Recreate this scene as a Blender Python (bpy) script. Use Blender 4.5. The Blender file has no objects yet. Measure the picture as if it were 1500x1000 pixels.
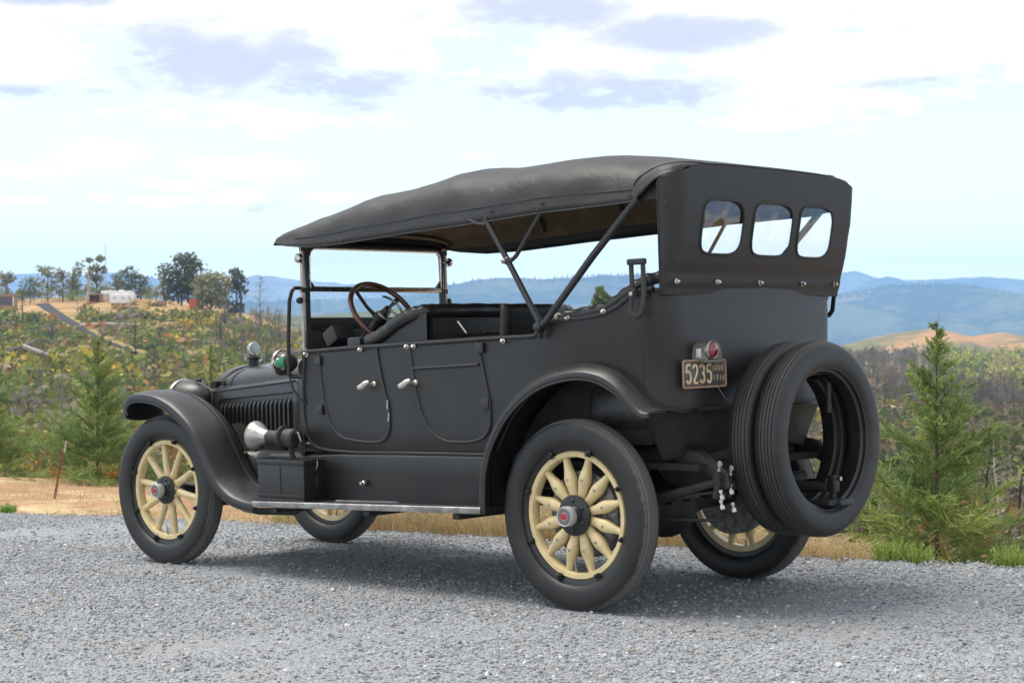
import bpy, bmesh, math, random
import numpy as np
from mathutils import Vector, Matrix

C = bpy.context.scene
COL = C.collection
R = math.radians
FPX = 2467.0            # focal length in pixels of the 1500 px wide frame
CAMZ = 1.30
# ------------------------------------------------------------------ camera
cam = bpy.data.objects.new('camera', bpy.data.cameras.new('camera'))
COL.objects.link(cam)
cam.location = (0, 0, CAMZ)
cam.rotation_euler = (R(90), 0, 0)
cam.data.sensor_width = 36.0
cam.data.lens = FPX / 1500 * 36.0
cam.data.clip_start = 0.1
cam.data.clip_end = 30000
cam.data.dof.use_dof = True
cam.data.dof.focus_distance = 9.4
cam.data.dof.aperture_fstop = 7.0
C.camera = cam
# ------------------------------------------------------------------ exposure
C.view_settings.view_transform = 'Standard'
C.view_settings.look = 'None'
C.view_settings.gamma = 1.0
C.view_settings.use_curve_mapping = False
C.view_settings.exposure = 1.7
C.cycles.use_denoising = True
C.cycles.max_bounces = 8
C.cycles.transparent_max_bounces = 16
C.cycles.volume_bounces = 1
# ------------------------------------------------------------------ sun
SUN_EL, SUN_AZ = 64.0, -70.0     # azimuth from +Y, negative = left
sl = bpy.data.lights.new('sun', 'SUN')
sl.energy = 1.5
sl.angle = R(35)
sl.color = (1.0, 0.95, 0.88)
sun = bpy.data.objects.new('sun', sl)
COL.objects.link(sun)
sd = Vector((math.sin(R(SUN_AZ)) * math.cos(R(SUN_EL)), math.cos(R(SUN_AZ)) * math.cos(R(SUN_EL)), math.sin(R(SUN_EL))))
sun.rotation_euler = (-sd).to_track_quat('-Z', 'Y').to_euler()
sun.location = sd * 60


class NT:
    """small helper to write node trees"""
    def __init__(s, tree):
        s.t = tree
        s.l = tree.links

    def n(s, typ, **kw):
        nd = s.t.nodes.new(typ)
        for k, v in kw.items():
            setattr(nd, k, v)
        return nd

    def put(s, sock, v):
        if isinstance(v, bpy.types.NodeSocket):
            s.l.new(v, sock)
        elif v is not None:
            sock.default_value = v

    def m(s, op, a, b=None, c=None, clamp=False):
        nd = s.n('ShaderNodeMath', operation=op, use_clamp=clamp)
        s.put(nd.inputs[0], a)
        if b is not None:
            s.put(nd.inputs[1], b)
        if c is not None:
            s.put(nd.inputs[2], c)
        return nd.outputs[0]

    def ss(s, x, lo, hi):
        nd = s.n('ShaderNodeMapRange', interpolation_type='SMOOTHSTEP')
        s.put(nd.inputs[0], x)
        nd.inputs[1].default_value = lo
        nd.inputs[2].default_value = hi
        return nd.outputs[0]

    def mix(s, f, a, b, blend='MIX'):
        nd = s.n('ShaderNodeMix', data_type='RGBA', blend_type=blend)
        s.put(nd.inputs[0], f)
        for i, v in ((6, a), (7, b)):
            if isinstance(v, (tuple, list)):
                v = (*v[:3], 1.0)
            s.put(nd.inputs[i], v)
        return nd.outputs[2]

    def noise(s, vec, scale, detail=4.0, rough=0.55, dist=0.0):
        nd = s.n('ShaderNodeTexNoise')
        if vec is not None:
            s.l.new(vec, nd.inputs['Vector'])
        nd.inputs['Scale'].default_value = scale
        nd.inputs['Detail'].default_value = detail
        nd.inputs['Roughness'].default_value = rough
        nd.inputs['Distortion'].default_value = dist
        return nd.outputs[0]


# ------------------------------------------------------------------ sky with clouds (by azimuth and elevation)
world = bpy.data.worlds.new('World')
C.world = world
world.use_nodes = True
W = NT(world.node_tree)
W.t.nodes.clear()
sky = W.n('ShaderNodeTexSky', sky_type='NISHITA', sun_disc=False)
sky.sun_elevation = R(SUN_EL)
sky.sun_rotation = R(SUN_AZ)
sky.altitude = 300
sky.air_density = 1.0
sky.dust_density = 1.2
sky.ozone_density = 1.0
geo = W.n('ShaderNodeTexCoord')
sep = W.n('ShaderNodeSeparateXYZ')
W.l.new(geo.outputs['Generated'], sep.inputs[0])
az = W.m('ARCTAN2', sep.outputs[0], sep.outputs[1])
el = W.m('ARCSINE', sep.outputs[2])
mp = W.n('ShaderNodeMapping')
mp.inputs['Scale'].default_value = (1, 1, 2.3)
W.l.new(geo.outputs['Generated'], mp.inputs[0])
nz1 = W.noise(mp.outputs[0], 9.0, 9.0, 0.6, 0.3)
nz2 = W.noise(mp.outputs[0], 30.0, 7.0, 0.6, 0.2)
nz3 = W.noise(mp.outputs[0], 85.0, 6.0, 0.6, 0.2)
nz = W.m('ADD', W.m('ADD', W.m('MULTIPLY', nz1, 0.40), W.m('MULTIPLY', nz2, 0.38)), W.m('MULTIPLY', nz3, 0.22))
nzc = W.m('SUBTRACT', nz, 0.5)


def ell_field(lst):
    """largest of 1-d^2 over a list of ellipses given as (azimuth px, elevation px, half width px, half height px)"""
    cur = None
    for (cx, cy, rx, ry) in lst:
        a0 = math.atan((cx - 750) / FPX)
        e0 = math.atan((500 - cy) / FPX)
        ra, re = rx / FPX, ry / FPX
        da = W.m('MULTIPLY', W.m('SUBTRACT', az, a0), 1 / ra)
        de = W.m('MULTIPLY', W.m('SUBTRACT', el, e0), 1 / re)
        d2 = W.m('ADD', W.m('MULTIPLY', da, da), W.m('MULTIPLY', de, de))
        v = W.m('SUBTRACT', 1.0, W.m('SQRT', d2))
        cur = v if cur is None else W.m('MAXIMUM', cur, v)
    return W.m('MAXIMUM', cur, -1.5)


white = [(60, 105, 210, 62), (-80, 90, 260, 90), (350, 85, 270, 90), (540, 60, 100, 110), (400, 178, 105, 26), (150, 20, 420, 50),
         (640, 15, 300, 55), (870, 105, 190, 60), (1000, 40, 330, 80), (1200, 105, 260, 75), (1420, 70, 250, 95), (1700, 90, 300, 120),
         (1130, 178, 90, 18), (30, 258, 75, 14), (145, 236, 75, 22), (345, 250, 95, 19), (265, 276, 65, 9), (370, 293, 65, 14),
         (235, 300, 60, 9), (150, 297, 22, 7), (40, 301, 40, 6), (490, 290, 60, 9), (700, 227, 26, 5), (520, -120, 700, 110), (1300, -160, 500, 130)]
grey = [(310, 95, 340, 80), (480, 130, 210, 52), (80, 150, 180, 22), (890, 138, 280, 52), (760, 18, 210, 52), (1000, 58, 190, 44), (1330, 132, 130, 16),
        (60, 10, 160, 26), (500, -140, 500, 60), (1500, -160, 300, 60)]
fw = ell_field(white)
fg = ell_field(grey)
# beyond the photographed part of the sky: free clouds from noise alone
outside = W.m('MAXIMUM', W.ss(W.m('ABSOLUTE', az), 0.42, 0.75), W.ss(el, 0.26, 0.42))
free = W.m('MULTIPLY_ADD', W.m('SUBTRACT', nz1, 0.47), 3.0, 0.0)
fieldw = W.m('ADD', W.m('MULTIPLY', fw, W.m('SUBTRACT', 1.0, outside)), W.m('MULTIPLY', free, outside))
cmask = W.ss(W.m('ADD', fieldw, W.m('MULTIPLY', nzc, 6.0)), -0.10, 0.50)
ngc = W.m('SUBTRACT', W.m('ADD', W.m('MULTIPLY', nz1, 0.5), W.m('MULTIPLY', nz2, 0.5)), 0.5)
gmask = W.ss(W.m('ADD', W.m('MAXIMUM', fg, W.m('MULTIPLY', outside, W.m('MULTIPLY', free, 0.6))), W.m('MULTIPLY', ngc, 2.4)), -0.46, 0.74)
cloudcol = W.mix(W.m('MULTIPLY', gmask, 0.97), (5.4, 5.1, 4.8), (1.70, 1.66, 1.90))
skycol = W.mix(1.0, sky.outputs[0], (0.66, 0.70, 0.61), 'MULTIPLY')
veil_gain = W.m('MULTIPLY_ADD', W.m('POWER', 2.718, W.m('MULTIPLY', W.m('MAXIMUM', el, 0.0), -14.0)), 4.2, 2.0)
vc = W.n('ShaderNodeCombineXYZ')
W.put(vc.inputs[0], W.m('MULTIPLY', veil_gain, 1.08))
W.put(vc.inputs[1], W.m('MULTIPLY', veil_gain, 1.0))
W.put(vc.inputs[2], W.m('MULTIPLY', veil_gain, 0.86))
skycol = W.mix(0.64, skycol, vc.outputs[0])
full = W.mix(cmask, skycol, cloudcol)
bg = W.n('ShaderNodeBackground')
bg.inputs[1].default_value = 0.14
W.l.new(full, bg.inputs[0])
wo = W.n('ShaderNodeOutputWorld')
W.l.new(bg.outputs[0], wo.inputs[0])


# ================================================================== mesh helpers
class MB:
    def __init__(s, mirror=False):
        s.v = []
        s.f = []
        s.mirror = mirror

    def add(s, verts, faces):
        b = len(s.v)
        s.v.extend([tuple(p) for p in verts])
        s.f.extend([tuple(i + b for i in f) for f in faces])
        return s

    def grid(s, rows, closed_u=False, closed_v=False):
        nr, nc = len(rows), len(rows[0])
        vs = [p for r in rows for p in r]
        fs = []
        for i in range(nr if closed_v else nr - 1):
            for j in range(nc if closed_u else nc - 1):
                a, b = i * nc + j, i * nc + (j + 1) % nc
                c, d = ((i + 1) % nr) * nc + (j + 1) % nc, ((i + 1) % nr) * nc + j
                fs.append((a, b, c, d))
        return s.add(vs, fs)

    def box(s, c, sz, rot=None, bev=0.0):
        bm = bmesh.new()
        bmesh.ops.create_cube(bm, size=1.0)
        for v in bm.verts:
            v.co = Vector((v.co.x * sz[0], v.co.y * sz[1], v.co.z * sz[2]))
        if bev > 0:
            bmesh.ops.bevel(bm, geom=list(bm.edges), offset=bev, segments=2, affect='EDGES', profile=0.6)
        M = (rot.to_4x4() if rot else Matrix.Identity(4))
        bm.verts.index_update()
        vs = [M @ v.co + Vector(c) for v in bm.verts]
        fs = [[v.index for v in f.verts] for f in bm.faces]
        bm.free()
        return s.add(vs, fs)

    def tube(s, pts, r, n=8, caps=True, flat=None):
        """flat = (axis vector, factor) squashes the section along axis"""
        P = [Vector(p) for p in pts]
        rows = []
        prev = None
        for i, p in enumerate(P):
            d = (P[min(i + 1, len(P) - 1)] - P[max(i - 1, 0)])
            if d.length < 1e-9:
                d = Vector((0, 0, 1))
            d.normalize()
            if prev is None:
                u = d.orthogonal().normalized()
            else:
                u = prev - d * prev.dot(d)
                u = u.normalized() if u.length > 1e-6 else d.orthogonal().normalized()
            prev = u
            w = d.cross(u)
            rr = r[i] if isinstance(r, (list, tuple)) else r
            row = []
            for k in range(n):
                a = 2 * math.pi * k / n
                o = (u * math.cos(a) + w * math.sin(a)) * rr
                if flat:
                    ax = Vector(flat[0])
                    o = o - ax * o.dot(ax) * (1 - flat[1])
                row.append(p + o)
            rows.append(row)
        s.grid(rows, closed_u=True)
        if caps:
            b = len(s.v)
            nn = n * len(rows)
            s.f.append(tuple(b - nn + k for k in reversed(range(n))))
            s.f.append(tuple(b - n + k for k in range(n)))
        return s

    def lathe(s, prof, o=(0, 0, 0), axis=(0, 1, 0), n=32, a0=0.0, a1=2 * math.pi, closed=False):
        """prof: list of (radius, along axis)"""
        ax = Vector(axis).normalized()
        u = ax.orthogonal().normalized()
        if abs(ax.y) > 0.99:
            u = Vector((1, 0, 0))
        w = ax.cross(u)
        full = abs(a1 - a0 - 2 * math.pi) < 1e-6
        rows = []
        for k in range(n if full else n + 1):
            a = a0 + (a1 - a0) * k / n
            d = u * math.cos(a) + w * math.sin(a)
            rows.append([Vector(o) + d * max(p[0], 1e-5) + ax * p[1] for p in prof])
        return s.grid(rows, closed_u=closed, closed_v=full)

    def ball(s, c, r, sc=(1, 1, 1), n=12):
        rows = []
        for i in range(n + 1):
            a = math.pi * i / n - math.pi / 2
            rows.append([(c[0] + r * sc[0] * math.cos(a) * math.cos(b), c[1] + r * sc[1] * math.cos(a) * math.sin(b), c[2] + r * sc[2] * math.sin(a))
                         for b in [2 * math.pi * k / (2 * n) for k in range(2 * n)]])
        return s.grid(rows, closed_u=True)

    def build(s, name, mt, parent=None, smooth=35, weld=False):
        vs = s.v
        fs = s.f
        if s.mirror:
            vs = [(p[0], -p[1], p[2]) for p in vs]
            fs = [tuple(reversed(f)) for f in fs]
        me = bpy.data.meshes.new(name)
        me.from_pydata([tuple(p) for p in vs], [], fs)
        bm = bmesh.new()
        bm.from_mesh(me)
        bmesh.ops.remove_doubles(bm, verts=bm.verts, dist=1e-5)
        bmesh.ops.recalc_face_normals(bm, faces=bm.faces)
        bm.to_mesh(me)
        bm.free()
        if smooth:
            me.shade_smooth()
            me.set_sharp_from_angle(angle=R(smooth))
        me.materials.append(mt)
        o = bpy.data.objects.new(name, me)
        COL.objects.link(o)
        if parent is not None:
            o.parent = parent
        return o


def tag(o, label=None, cat=None, group=None, kind=None):
    if label:
        o['label'] = label
    if cat:
        o['category'] = cat
    if group:
        o['group'] = group
    if kind:
        o['kind'] = kind
    return o


def empty(name, loc=(0, 0, 0), rz=0.0):
    o = bpy.data.objects.new(name, None)
    o.empty_display_size = 0.2
    COL.objects.link(o)
    o.location = loc
    o.rotation_euler = (0, 0, rz)
    return o


def np_mesh(name, V, F, mt, parent=None, tint=None, smooth=False):
    """V (n,3) float, F (m,3|4) int arrays; tint (n,3) optional vertex tint"""
    me = bpy.data.meshes.new(name)
    k = F.shape[1]
    me.vertices.add(len(V))
    me.vertices.foreach_set('co', np.ascontiguousarray(V, dtype=np.float32).ravel())
    me.loops.add(F.size)
    me.loops.foreach_set('vertex_index', np.ascontiguousarray(F, dtype=np.int32).ravel())
    me.polygons.add(len(F))
    me.polygons.foreach_set('loop_start', np.arange(0, F.size, k, dtype=np.int32))
    me.update(calc_edges=True)
    me.validate()
    if tint is not None:
        at = me.color_attributes.new('tint', 'FLOAT_COLOR', 'POINT')
        at.data.foreach_set('color', np.c_[tint, np.ones(len(tint))].astype(np.float32).ravel())
    if smooth:
        me.shade_smooth()
    me.materials.append(mt)
    o = bpy.data.objects.new(name, me)
    COL.objects.link(o)
    if parent is not None:
        o.parent = parent
    return o


def copy_tree(o, parent=None):
    c = o.copy()
    COL.objects.link(c)
    c.parent = parent
    for ch in list(o.children):
        copy_tree(ch, c)
    return c


# ================================================================== materials
def mat(name, col, rough=0.6, metal=0.0, var=0.0, vscale=20.0, bump=0.0, bscale=80.0, spec=0.5, coat=0.0, col2=None, obj=True, bdetail=4.0):
    m = bpy.data.materials.new(name)
    m.use_nodes = True
    t = NT(m.node_tree)
    b = m.node_tree.nodes['Principled BSDF']
    b.inputs['Base Color'].default_value = (*col, 1)
    b.inputs['Roughness'].default_value = rough
    b.inputs['Metallic'].default_value = metal
    b.inputs['Specular IOR Level'].default_value = spec
    if coat:
        b.inputs['Coat Weight'].default_value = coat
        b.inputs['Coat Roughness'].default_value = 0.15
    tc = t.n('ShaderNodeTexCoord')
    vec = tc.outputs['Object']
    if var or col2:
        nz = t.noise(vec, vscale, 5.0, 0.6)
        if col2 is None:
            col2 = tuple(min(1, c * (1 + var)) for c in col)
            colb = tuple(c * (1 - var) for c in col)
        else:
            colb = col
        f = t.ss(nz, 0.35, 0.65)
        t.put(b.inputs['Base Color'], t.mix(f, colb, col2))
        t.put(b.inputs['Roughness'], t.m('MULTIPLY_ADD', nz, 0.25, rough - 0.12))
    if bump:
        nb = t.noise(vec, bscale, bdetail, 0.6)
        bn = t.n('ShaderNodeBump')
        bn.inputs['Strength'].default_value = bump
        bn.inputs['Distance'].default_value = 0.01
        t.l.new(nb, bn.inputs['Height'])
        t.l.new(bn.outputs[0], b.inputs['Normal'])
    return m


M = {}
M['body'] = mat('body_paint', (0.0105, 0.0100, 0.0088), 0.40, var=0.25, vscale=4, bump=0.22, bscale=150, spec=0.48)
M['fender'] = mat('fender_paint', (0.0145, 0.0145, 0.0138), 0.40, var=0.15, vscale=6, bump=0.02, bscale=30, spec=0.5)
M['chassis'] = mat('chassis_black', (0.016, 0.016, 0.015), 0.55, var=0.4, vscale=14, bump=0.1, bscale=50)
M['dark'] = mat('dark_underside', (0.012, 0.012, 0.011), 0.8, var=0.4, vscale=12)
M['moulding'] = mat('moulding_black', (0.016, 0.016, 0.0155), 0.38)
M['top'] = mat('top_fabric', (0.019, 0.0195, 0.0195), 0.55, var=0.12, vscale=5, bump=0.05, bscale=14, spec=0.4, bdetail=8)
M['lining'] = mat('top_lining', (0.16, 0.11, 0.06), 0.85, var=0.2, vscale=9, bump=0.1, bscale=60)
M['leather'] = mat('black_leather', (0.018, 0.017, 0.017), 0.33, var=0.2, vscale=20, bump=0.3, bscale=26)
M['nickel'] = mat('nickel', (0.46, 0.44, 0.40), 0.25, 1.0, var=0.12, vscale=30)
M['nickel_dull'] = mat('dull_nickel', (0.38, 0.36, 0.33), 0.38, 1.0, var=0.2, vscale=20, bump=0.08, bscale=20)
M['steel_trim'] = mat('steel_trim', (0.42, 0.41, 0.39), 0.42, 1.0, var=0.25, vscale=12, bump=0.1, bscale=14)
M['drum'] = mat('galvanised_drum', (0.16, 0.165, 0.165), 0.55, 0.3, var=0.5, vscale=25)
M['iron'] = mat('top_iron', (0.018, 0.019, 0.020), 0.35)
M['hood'] = mat('hood_paint', (0.019, 0.019, 0.0195), 0.30, var=0.12, vscale=5, bump=0.02, bscale=25)
M['handle'] = mat('handle_nickel', (0.60, 0.57, 0.50), 0.3, 0.5)
M['green_jewel'] = mat('green_jewel', (0.0, 0.24, 0.10), 0.08, coat=0.6)
M['red_lens'] = mat('red_lens', (0.17, 0.004, 0.012), 0.06, coat=1.0)
M['red'] = mat('red_enamel', (0.42, 0.02, 0.025), 0.3)
M['brown_wood'] = mat('wheel_wood', (0.085, 0.034, 0.018), 0.3, var=0.3, vscale=30, coat=0.3)
M['lamp_grey'] = mat('lamp_casing', (0.15, 0.14, 0.115), 0.4, 0.4, var=0.15, vscale=40)
M['plate'] = mat('plate_blue', (0.035, 0.042, 0.055), 0.5, var=0.4, vscale=30, col2=(0.10, 0.085, 0.075))
M['plate_num'] = mat('plate_cream', (0.62, 0.52, 0.33), 0.5, vscale=38, col2=(0.50, 0.30, 0.14))
M['plate_edge'] = mat('plate_rusty_edge', (0.33, 0.25, 0.19), 0.6, vscale=25, col2=(0.30, 0.13, 0.06))
M['cap_metal'] = mat('cap_aluminium', (0.55, 0.56, 0.57), 0.42, 0.45, var=.08, vscale=60)
M['cap_grey'] = mat('cap_grey_enamel', (0.12, 0.125, 0.13), 0.4)
M['paint_chip'] = mat('paint_chip', (0.5, 0.5, 0.48), 0.6)


def wrinkle(m, strength):
    t = NT(m.node_tree)
    b = m.node_tree.nodes['Principled BSDF']
    tc = t.n('ShaderNodeTexCoord')
    mp_ = t.n('ShaderNodeMapping')
    mp_.inputs['Scale'].default_value = (1.6, 3.5, 1.0)
    mp_.inputs['Rotation'].default_value = (0, .5, 0)
    t.l.new(tc.outputs['Object'], mp_.inputs[0])
    n1 = t.noise(mp_.outputs[0], 4.5, 6, .62, 1.2)
    n2 = t.noise(tc.outputs['Object'], 420, 2, .5)
    bn = t.n('ShaderNodeBump')
    bn.inputs['Strength'].default_value = strength
    bn.inputs['Distance'].default_value = .02
    t.l.new(t.m('ADD', n1, t.m('MULTIPLY', n2, .02)), bn.inputs['Height'])
    t.l.new(bn.outputs[0], b.inputs['Normal'])


wrinkle(M['top'], .30)
M['curtain'] = mat('curtain_fabric', (0.019, 0.0195, 0.0195), 0.55, var=0.14, vscale=4, bump=0.12, bscale=5, spec=0.4, bdetail=3)


def tyre_mat(name, dust):
    m = mat(name, (0.0125, 0.0127, 0.0125), 0.5, var=0.25, vscale=10, bump=0.05, bscale=60)
    t = NT(m.node_tree)
    b = m.node_tree.nodes['Principled BSDF']
    tc = t.n('ShaderNodeTexCoord')
    s = t.n('ShaderNodeSeparateXYZ')
    t.l.new(tc.outputs['Object'], s.inputs[0])
    r = t.m('SQRT', t.m('ADD', t.m('MULTIPLY', s.outputs[0], s.outputs[0]), t.m('MULTIPLY', s.outputs[2], s.outputs[2])))
    nz = t.noise(tc.outputs['Object'], 22, 6, 0.65)
    f = t.ss(t.m('ADD', r, t.m('MULTIPLY', t.m('SUBTRACT', nz, 0.5), 0.03)), 0.448, 0.464)
    old = b.inputs['Base Color'].links[0].from_socket
    f2 = t.m('MULTIPLY', f, dust)
    t.l.new(t.mix(f2, old, (0.135, 0.137, 0.135)), b.inputs['Base Color'])
    t.put(b.inputs['Roughness'], t.m('MULTIPLY_ADD', f2, 0.4, 0.5))
    return m


M['tyre'] = tyre_mat('tyre_rubber', 0.75)
M['spare_rubber'] = tyre_mat('spare_rubber', 0.12)
M['rim'] = mat('rim_black', (0.014, 0.014, 0.014), 0.35, var=0.2, vscale=20)


def cream_mat():
    m = mat('cream_wheel_paint', (0.63, 0.51, 0.27), 0.32, var=0.10, vscale=16, bump=0.03, bscale=30)
    t = NT(m.node_tree)
    b = m.node_tree.nodes['Principled BSDF']
    tc = t.n('ShaderNodeTexCoord')
    nz = t.noise(tc.outputs['Object'], 9, 8, 0.7)
    f = t.ss(nz, 0.60, 0.78)
    old = b.inputs['Base Color'].links[0].from_socket
    t.l.new(t.mix(t.m('MULTIPLY', f, 0.6), old, (0.28, 0.18, 0.08)), b.inputs['Base Color'])
    return m


M['cream'] = cream_mat()


def glass_mat(name, tint=(1, 1, 1), alpha=0.12, rough=0.02):
    m = bpy.data.materials.new(name)
    m.use_nodes = True
    t = NT(m.node_tree)
    t.t.nodes.clear()
    g = t.n('ShaderNodeBsdfGlossy')
    g.inputs['Roughness'].default_value = rough
    g.inputs['Color'].default_value = (1, 1, 1, 1)
    tr = t.n('ShaderNodeBsdfTransparent')
    tr.inputs['Color'].default_value = (*tint, 1)
    fr = t.n('ShaderNodeLayerWeight')
    fr.inputs[0].default_value = 0.5
    mx = t.n('ShaderNodeMixShader')
    t.put(mx.inputs[0], t.m('ADD', t.m('MULTIPLY', t.m('POWER', fr.outputs['Facing'], 5.0), 0.6), alpha, clamp=True))
    t.l.new(tr.outputs[0], mx.inputs[1])
    t.l.new(g.outputs[0], mx.inputs[2])
    o = t.n('ShaderNodeOutputMaterial')
    t.l.new(mx.outputs[0], o.inputs[0])
    return m


M['glass'] = glass_mat('windscreen_glass', (0.97, 0.985, 0.98), 0.015)
M['mica'] = glass_mat('clear_celluloid', (0.97, 0.96, 0.92), 0.09, 0.05)
M['lamp_glass'] = mat('lamp_glass', (0.30, 0.42, 0.40), 0.05, coat=0.8)

# ================================================================== the ground plane of the gravel (it tilts a little to the lens)
CAR_T = Vector((0.8029, 8.7204, CAMZ - 1.2995))
CAR_YPR = (2.3805, 0.0244, -0.0138)
CAR_M = Matrix.Rotation(CAR_YPR[0], 3, 'Z') @ Matrix.Rotation(CAR_YPR[1], 3, 'Y') @ Matrix.Rotation(CAR_YPR[2], 3, 'X')
GN = CAR_M @ Vector((0, 0, 1))


def gz(x, y):
    return CAR_T.z - ((x - CAR_T.x) * GN.x + (y - CAR_T.y) * GN.y) / GN.z


def ground_at(px, py):
    d = Vector(((px - 750) / FPX, 1.0, (500 - py) / FPX))
    o = Vector((0, 0, CAMZ))
    k = (CAR_T - o).dot(GN) / d.dot(GN)
    return o + d * k


def at(px, py, depth):
    return Vector(((px - 750) / FPX * depth, depth, CAMZ + (500 - py) / FPX * depth))

# ================================================================== land
rng = np.random.default_rng(7)
EDGE_PX = [(0, 752), (170, 757), (330, 763), (450, 770), (570, 778), (740, 788), (975, 801), (1190, 817), (1290, 823), (1500, 832)]
_ex = np.array([e[0] for e in EDGE_PX], float)
_ey = np.array([ground_at(*e).y for e in EDGE_PX])
COLS = np.array([-1500, 0, 170, 300, 400, 450, 520, 700, 1000, 1200, 1300, 1400, 1500, 3000], float)
ROWS = np.array([20, 30, 45, 70, 110, 160, 220, 300, 380, 420, 520, 800, 1200], float)
PYT = np.array([
    # -1500   0    170   300   400   450   520   700  1000  1200  1300  1400  1500  3000
    [705, 698, 704, 709, 713, 716, 719, 732, 765, 800, 822, 842, 860, 880],    # 20
    [712, 704, 708, 712, 716, 720, 726, 742, 775, 800, 812, 820, 830, 850],    # 30
    [712, 706, 706, 708, 714, 722, 730, 745, 762, 775, 780, 785, 790, 800],    # 45
    [702, 698, 696, 698, 706, 714, 722, 728, 735, 742, 745, 748, 750, 755],    # 70
    [670, 666, 660, 660, 668, 676, 685, 695, 695, 695, 696, 696, 698, 700],    # 110
    [615, 612, 608, 608, 622, 632, 645, 668, 668, 660, 658, 656, 655, 655],    # 160
    [553, 552, 548, 552, 568, 580, 600, 630, 635, 625, 622, 625, 622, 620],    # 220
    [492, 492, 488, 496, 515, 530, 560, 595, 600, 590, 592, 600, 600, 595],    # 300
    [447, 447, 443, 449, 475, 492, 530, 566, 575, 560, 565, 575, 585, 575],    # 380
    [444, 444, 440, 444, 471, 490, 525, 560, 568, 550, 555, 562, 570, 560],    # 420
    [460, 460, 456, 462, 490, 505, 535, 555, 560, 535, 540, 548, 555, 545],    # 520
    [520, 520, 520, 525, 535, 540, 550, 560, 560, 532, 532, 528, 528, 520],    # 800
    [600, 600, 600, 600, 600, 600, 600, 600, 600, 575, 575, 575, 575, 575]], float)  # 1200


def smooth_noise(x, y, seed, scale):
    r = np.random.default_rng(seed)
    out = 0
    for k in range(5):
        a, b, ph = r.uniform(-1, 1), r.uniform(-1, 1), r.uniform(0, 6.28)
        out = out + np.sin((a * x + b * y) / scale * 2.2 + ph)
    return out / 5


def ter(px, y):
    """terrain height on the view column px at depth y (arrays)"""
    px = np.asarray(px, float)
    y = np.asarray(y, float)
    px, y = np.broadcast_arrays(px, y)
    lr = np.log(ROWS)
    ly = np.log(np.clip(y, 20, 1200))
    i = np.clip(np.searchsorted(lr, ly, side='right') - 1, 0, len(ROWS) - 2)
    t = (ly - lr[i]) / (lr[i + 1] - lr[i])
    p = np.clip(px, COLS[0], COLS[-1])
    j = np.clip(np.searchsorted(COLS, p, side='right') - 1, 0, len(COLS) - 2)
    u = (p - COLS[j]) / (COLS[j + 1] - COLS[j])
    py = (PYT[i, j] * (1 - u) + PYT[i, j + 1] * u) * (1 - t) + (PYT[i + 1, j] * (1 - u) + PYT[i + 1, j + 1] * u) * t
    yc = np.maximum(y, 20)
    z = CAMZ + (500 - py) / FPX * yc
    x = (px - 750) / FPX * y
    rough = np.clip((y - 60) / 150, 0, 1)
    z = z + rough * (1.1 * smooth_noise(x, y, 3, 18) + 1.6 * smooth_noise(x, y, 5, 45))
    ye = np.interp(px, _ex, _ey)
    ze = gz((px - 750) / FPX * ye, ye)
    k = np.clip((y - ye) / np.maximum(20 - ye, .1), 0, 1)
    near = ze * (1 - k) + (CAMZ + (500 - (PYT[0, j] * (1 - u) + PYT[0, j + 1] * u)) / FPX * 20) * k
    near = near - 0.02 + np.clip(k * 6, 0, 1) * 0.03 * smooth_noise(x, y, 9, .8)
    return np.where(y < 20, near, z)


def ter_xy(x, y):
    return float(ter(750 + FPX * x / y, y))


def hit(px, py, dmin=25.0, dmax=800.0):
    """where the view ray of a photo point first meets the land"""
    d = np.geomspace(dmin, dmax, 900)
    zr = CAMZ + (500 - py) / FPX * d
    zt = ter(px, d)
    w = np.nonzero(zr <= zt)[0]
    dd = d[w[0]] if len(w) else 385.0
    return Vector(((px - 750) / FPX * dd, dd, float(ter(px, dd))))


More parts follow.
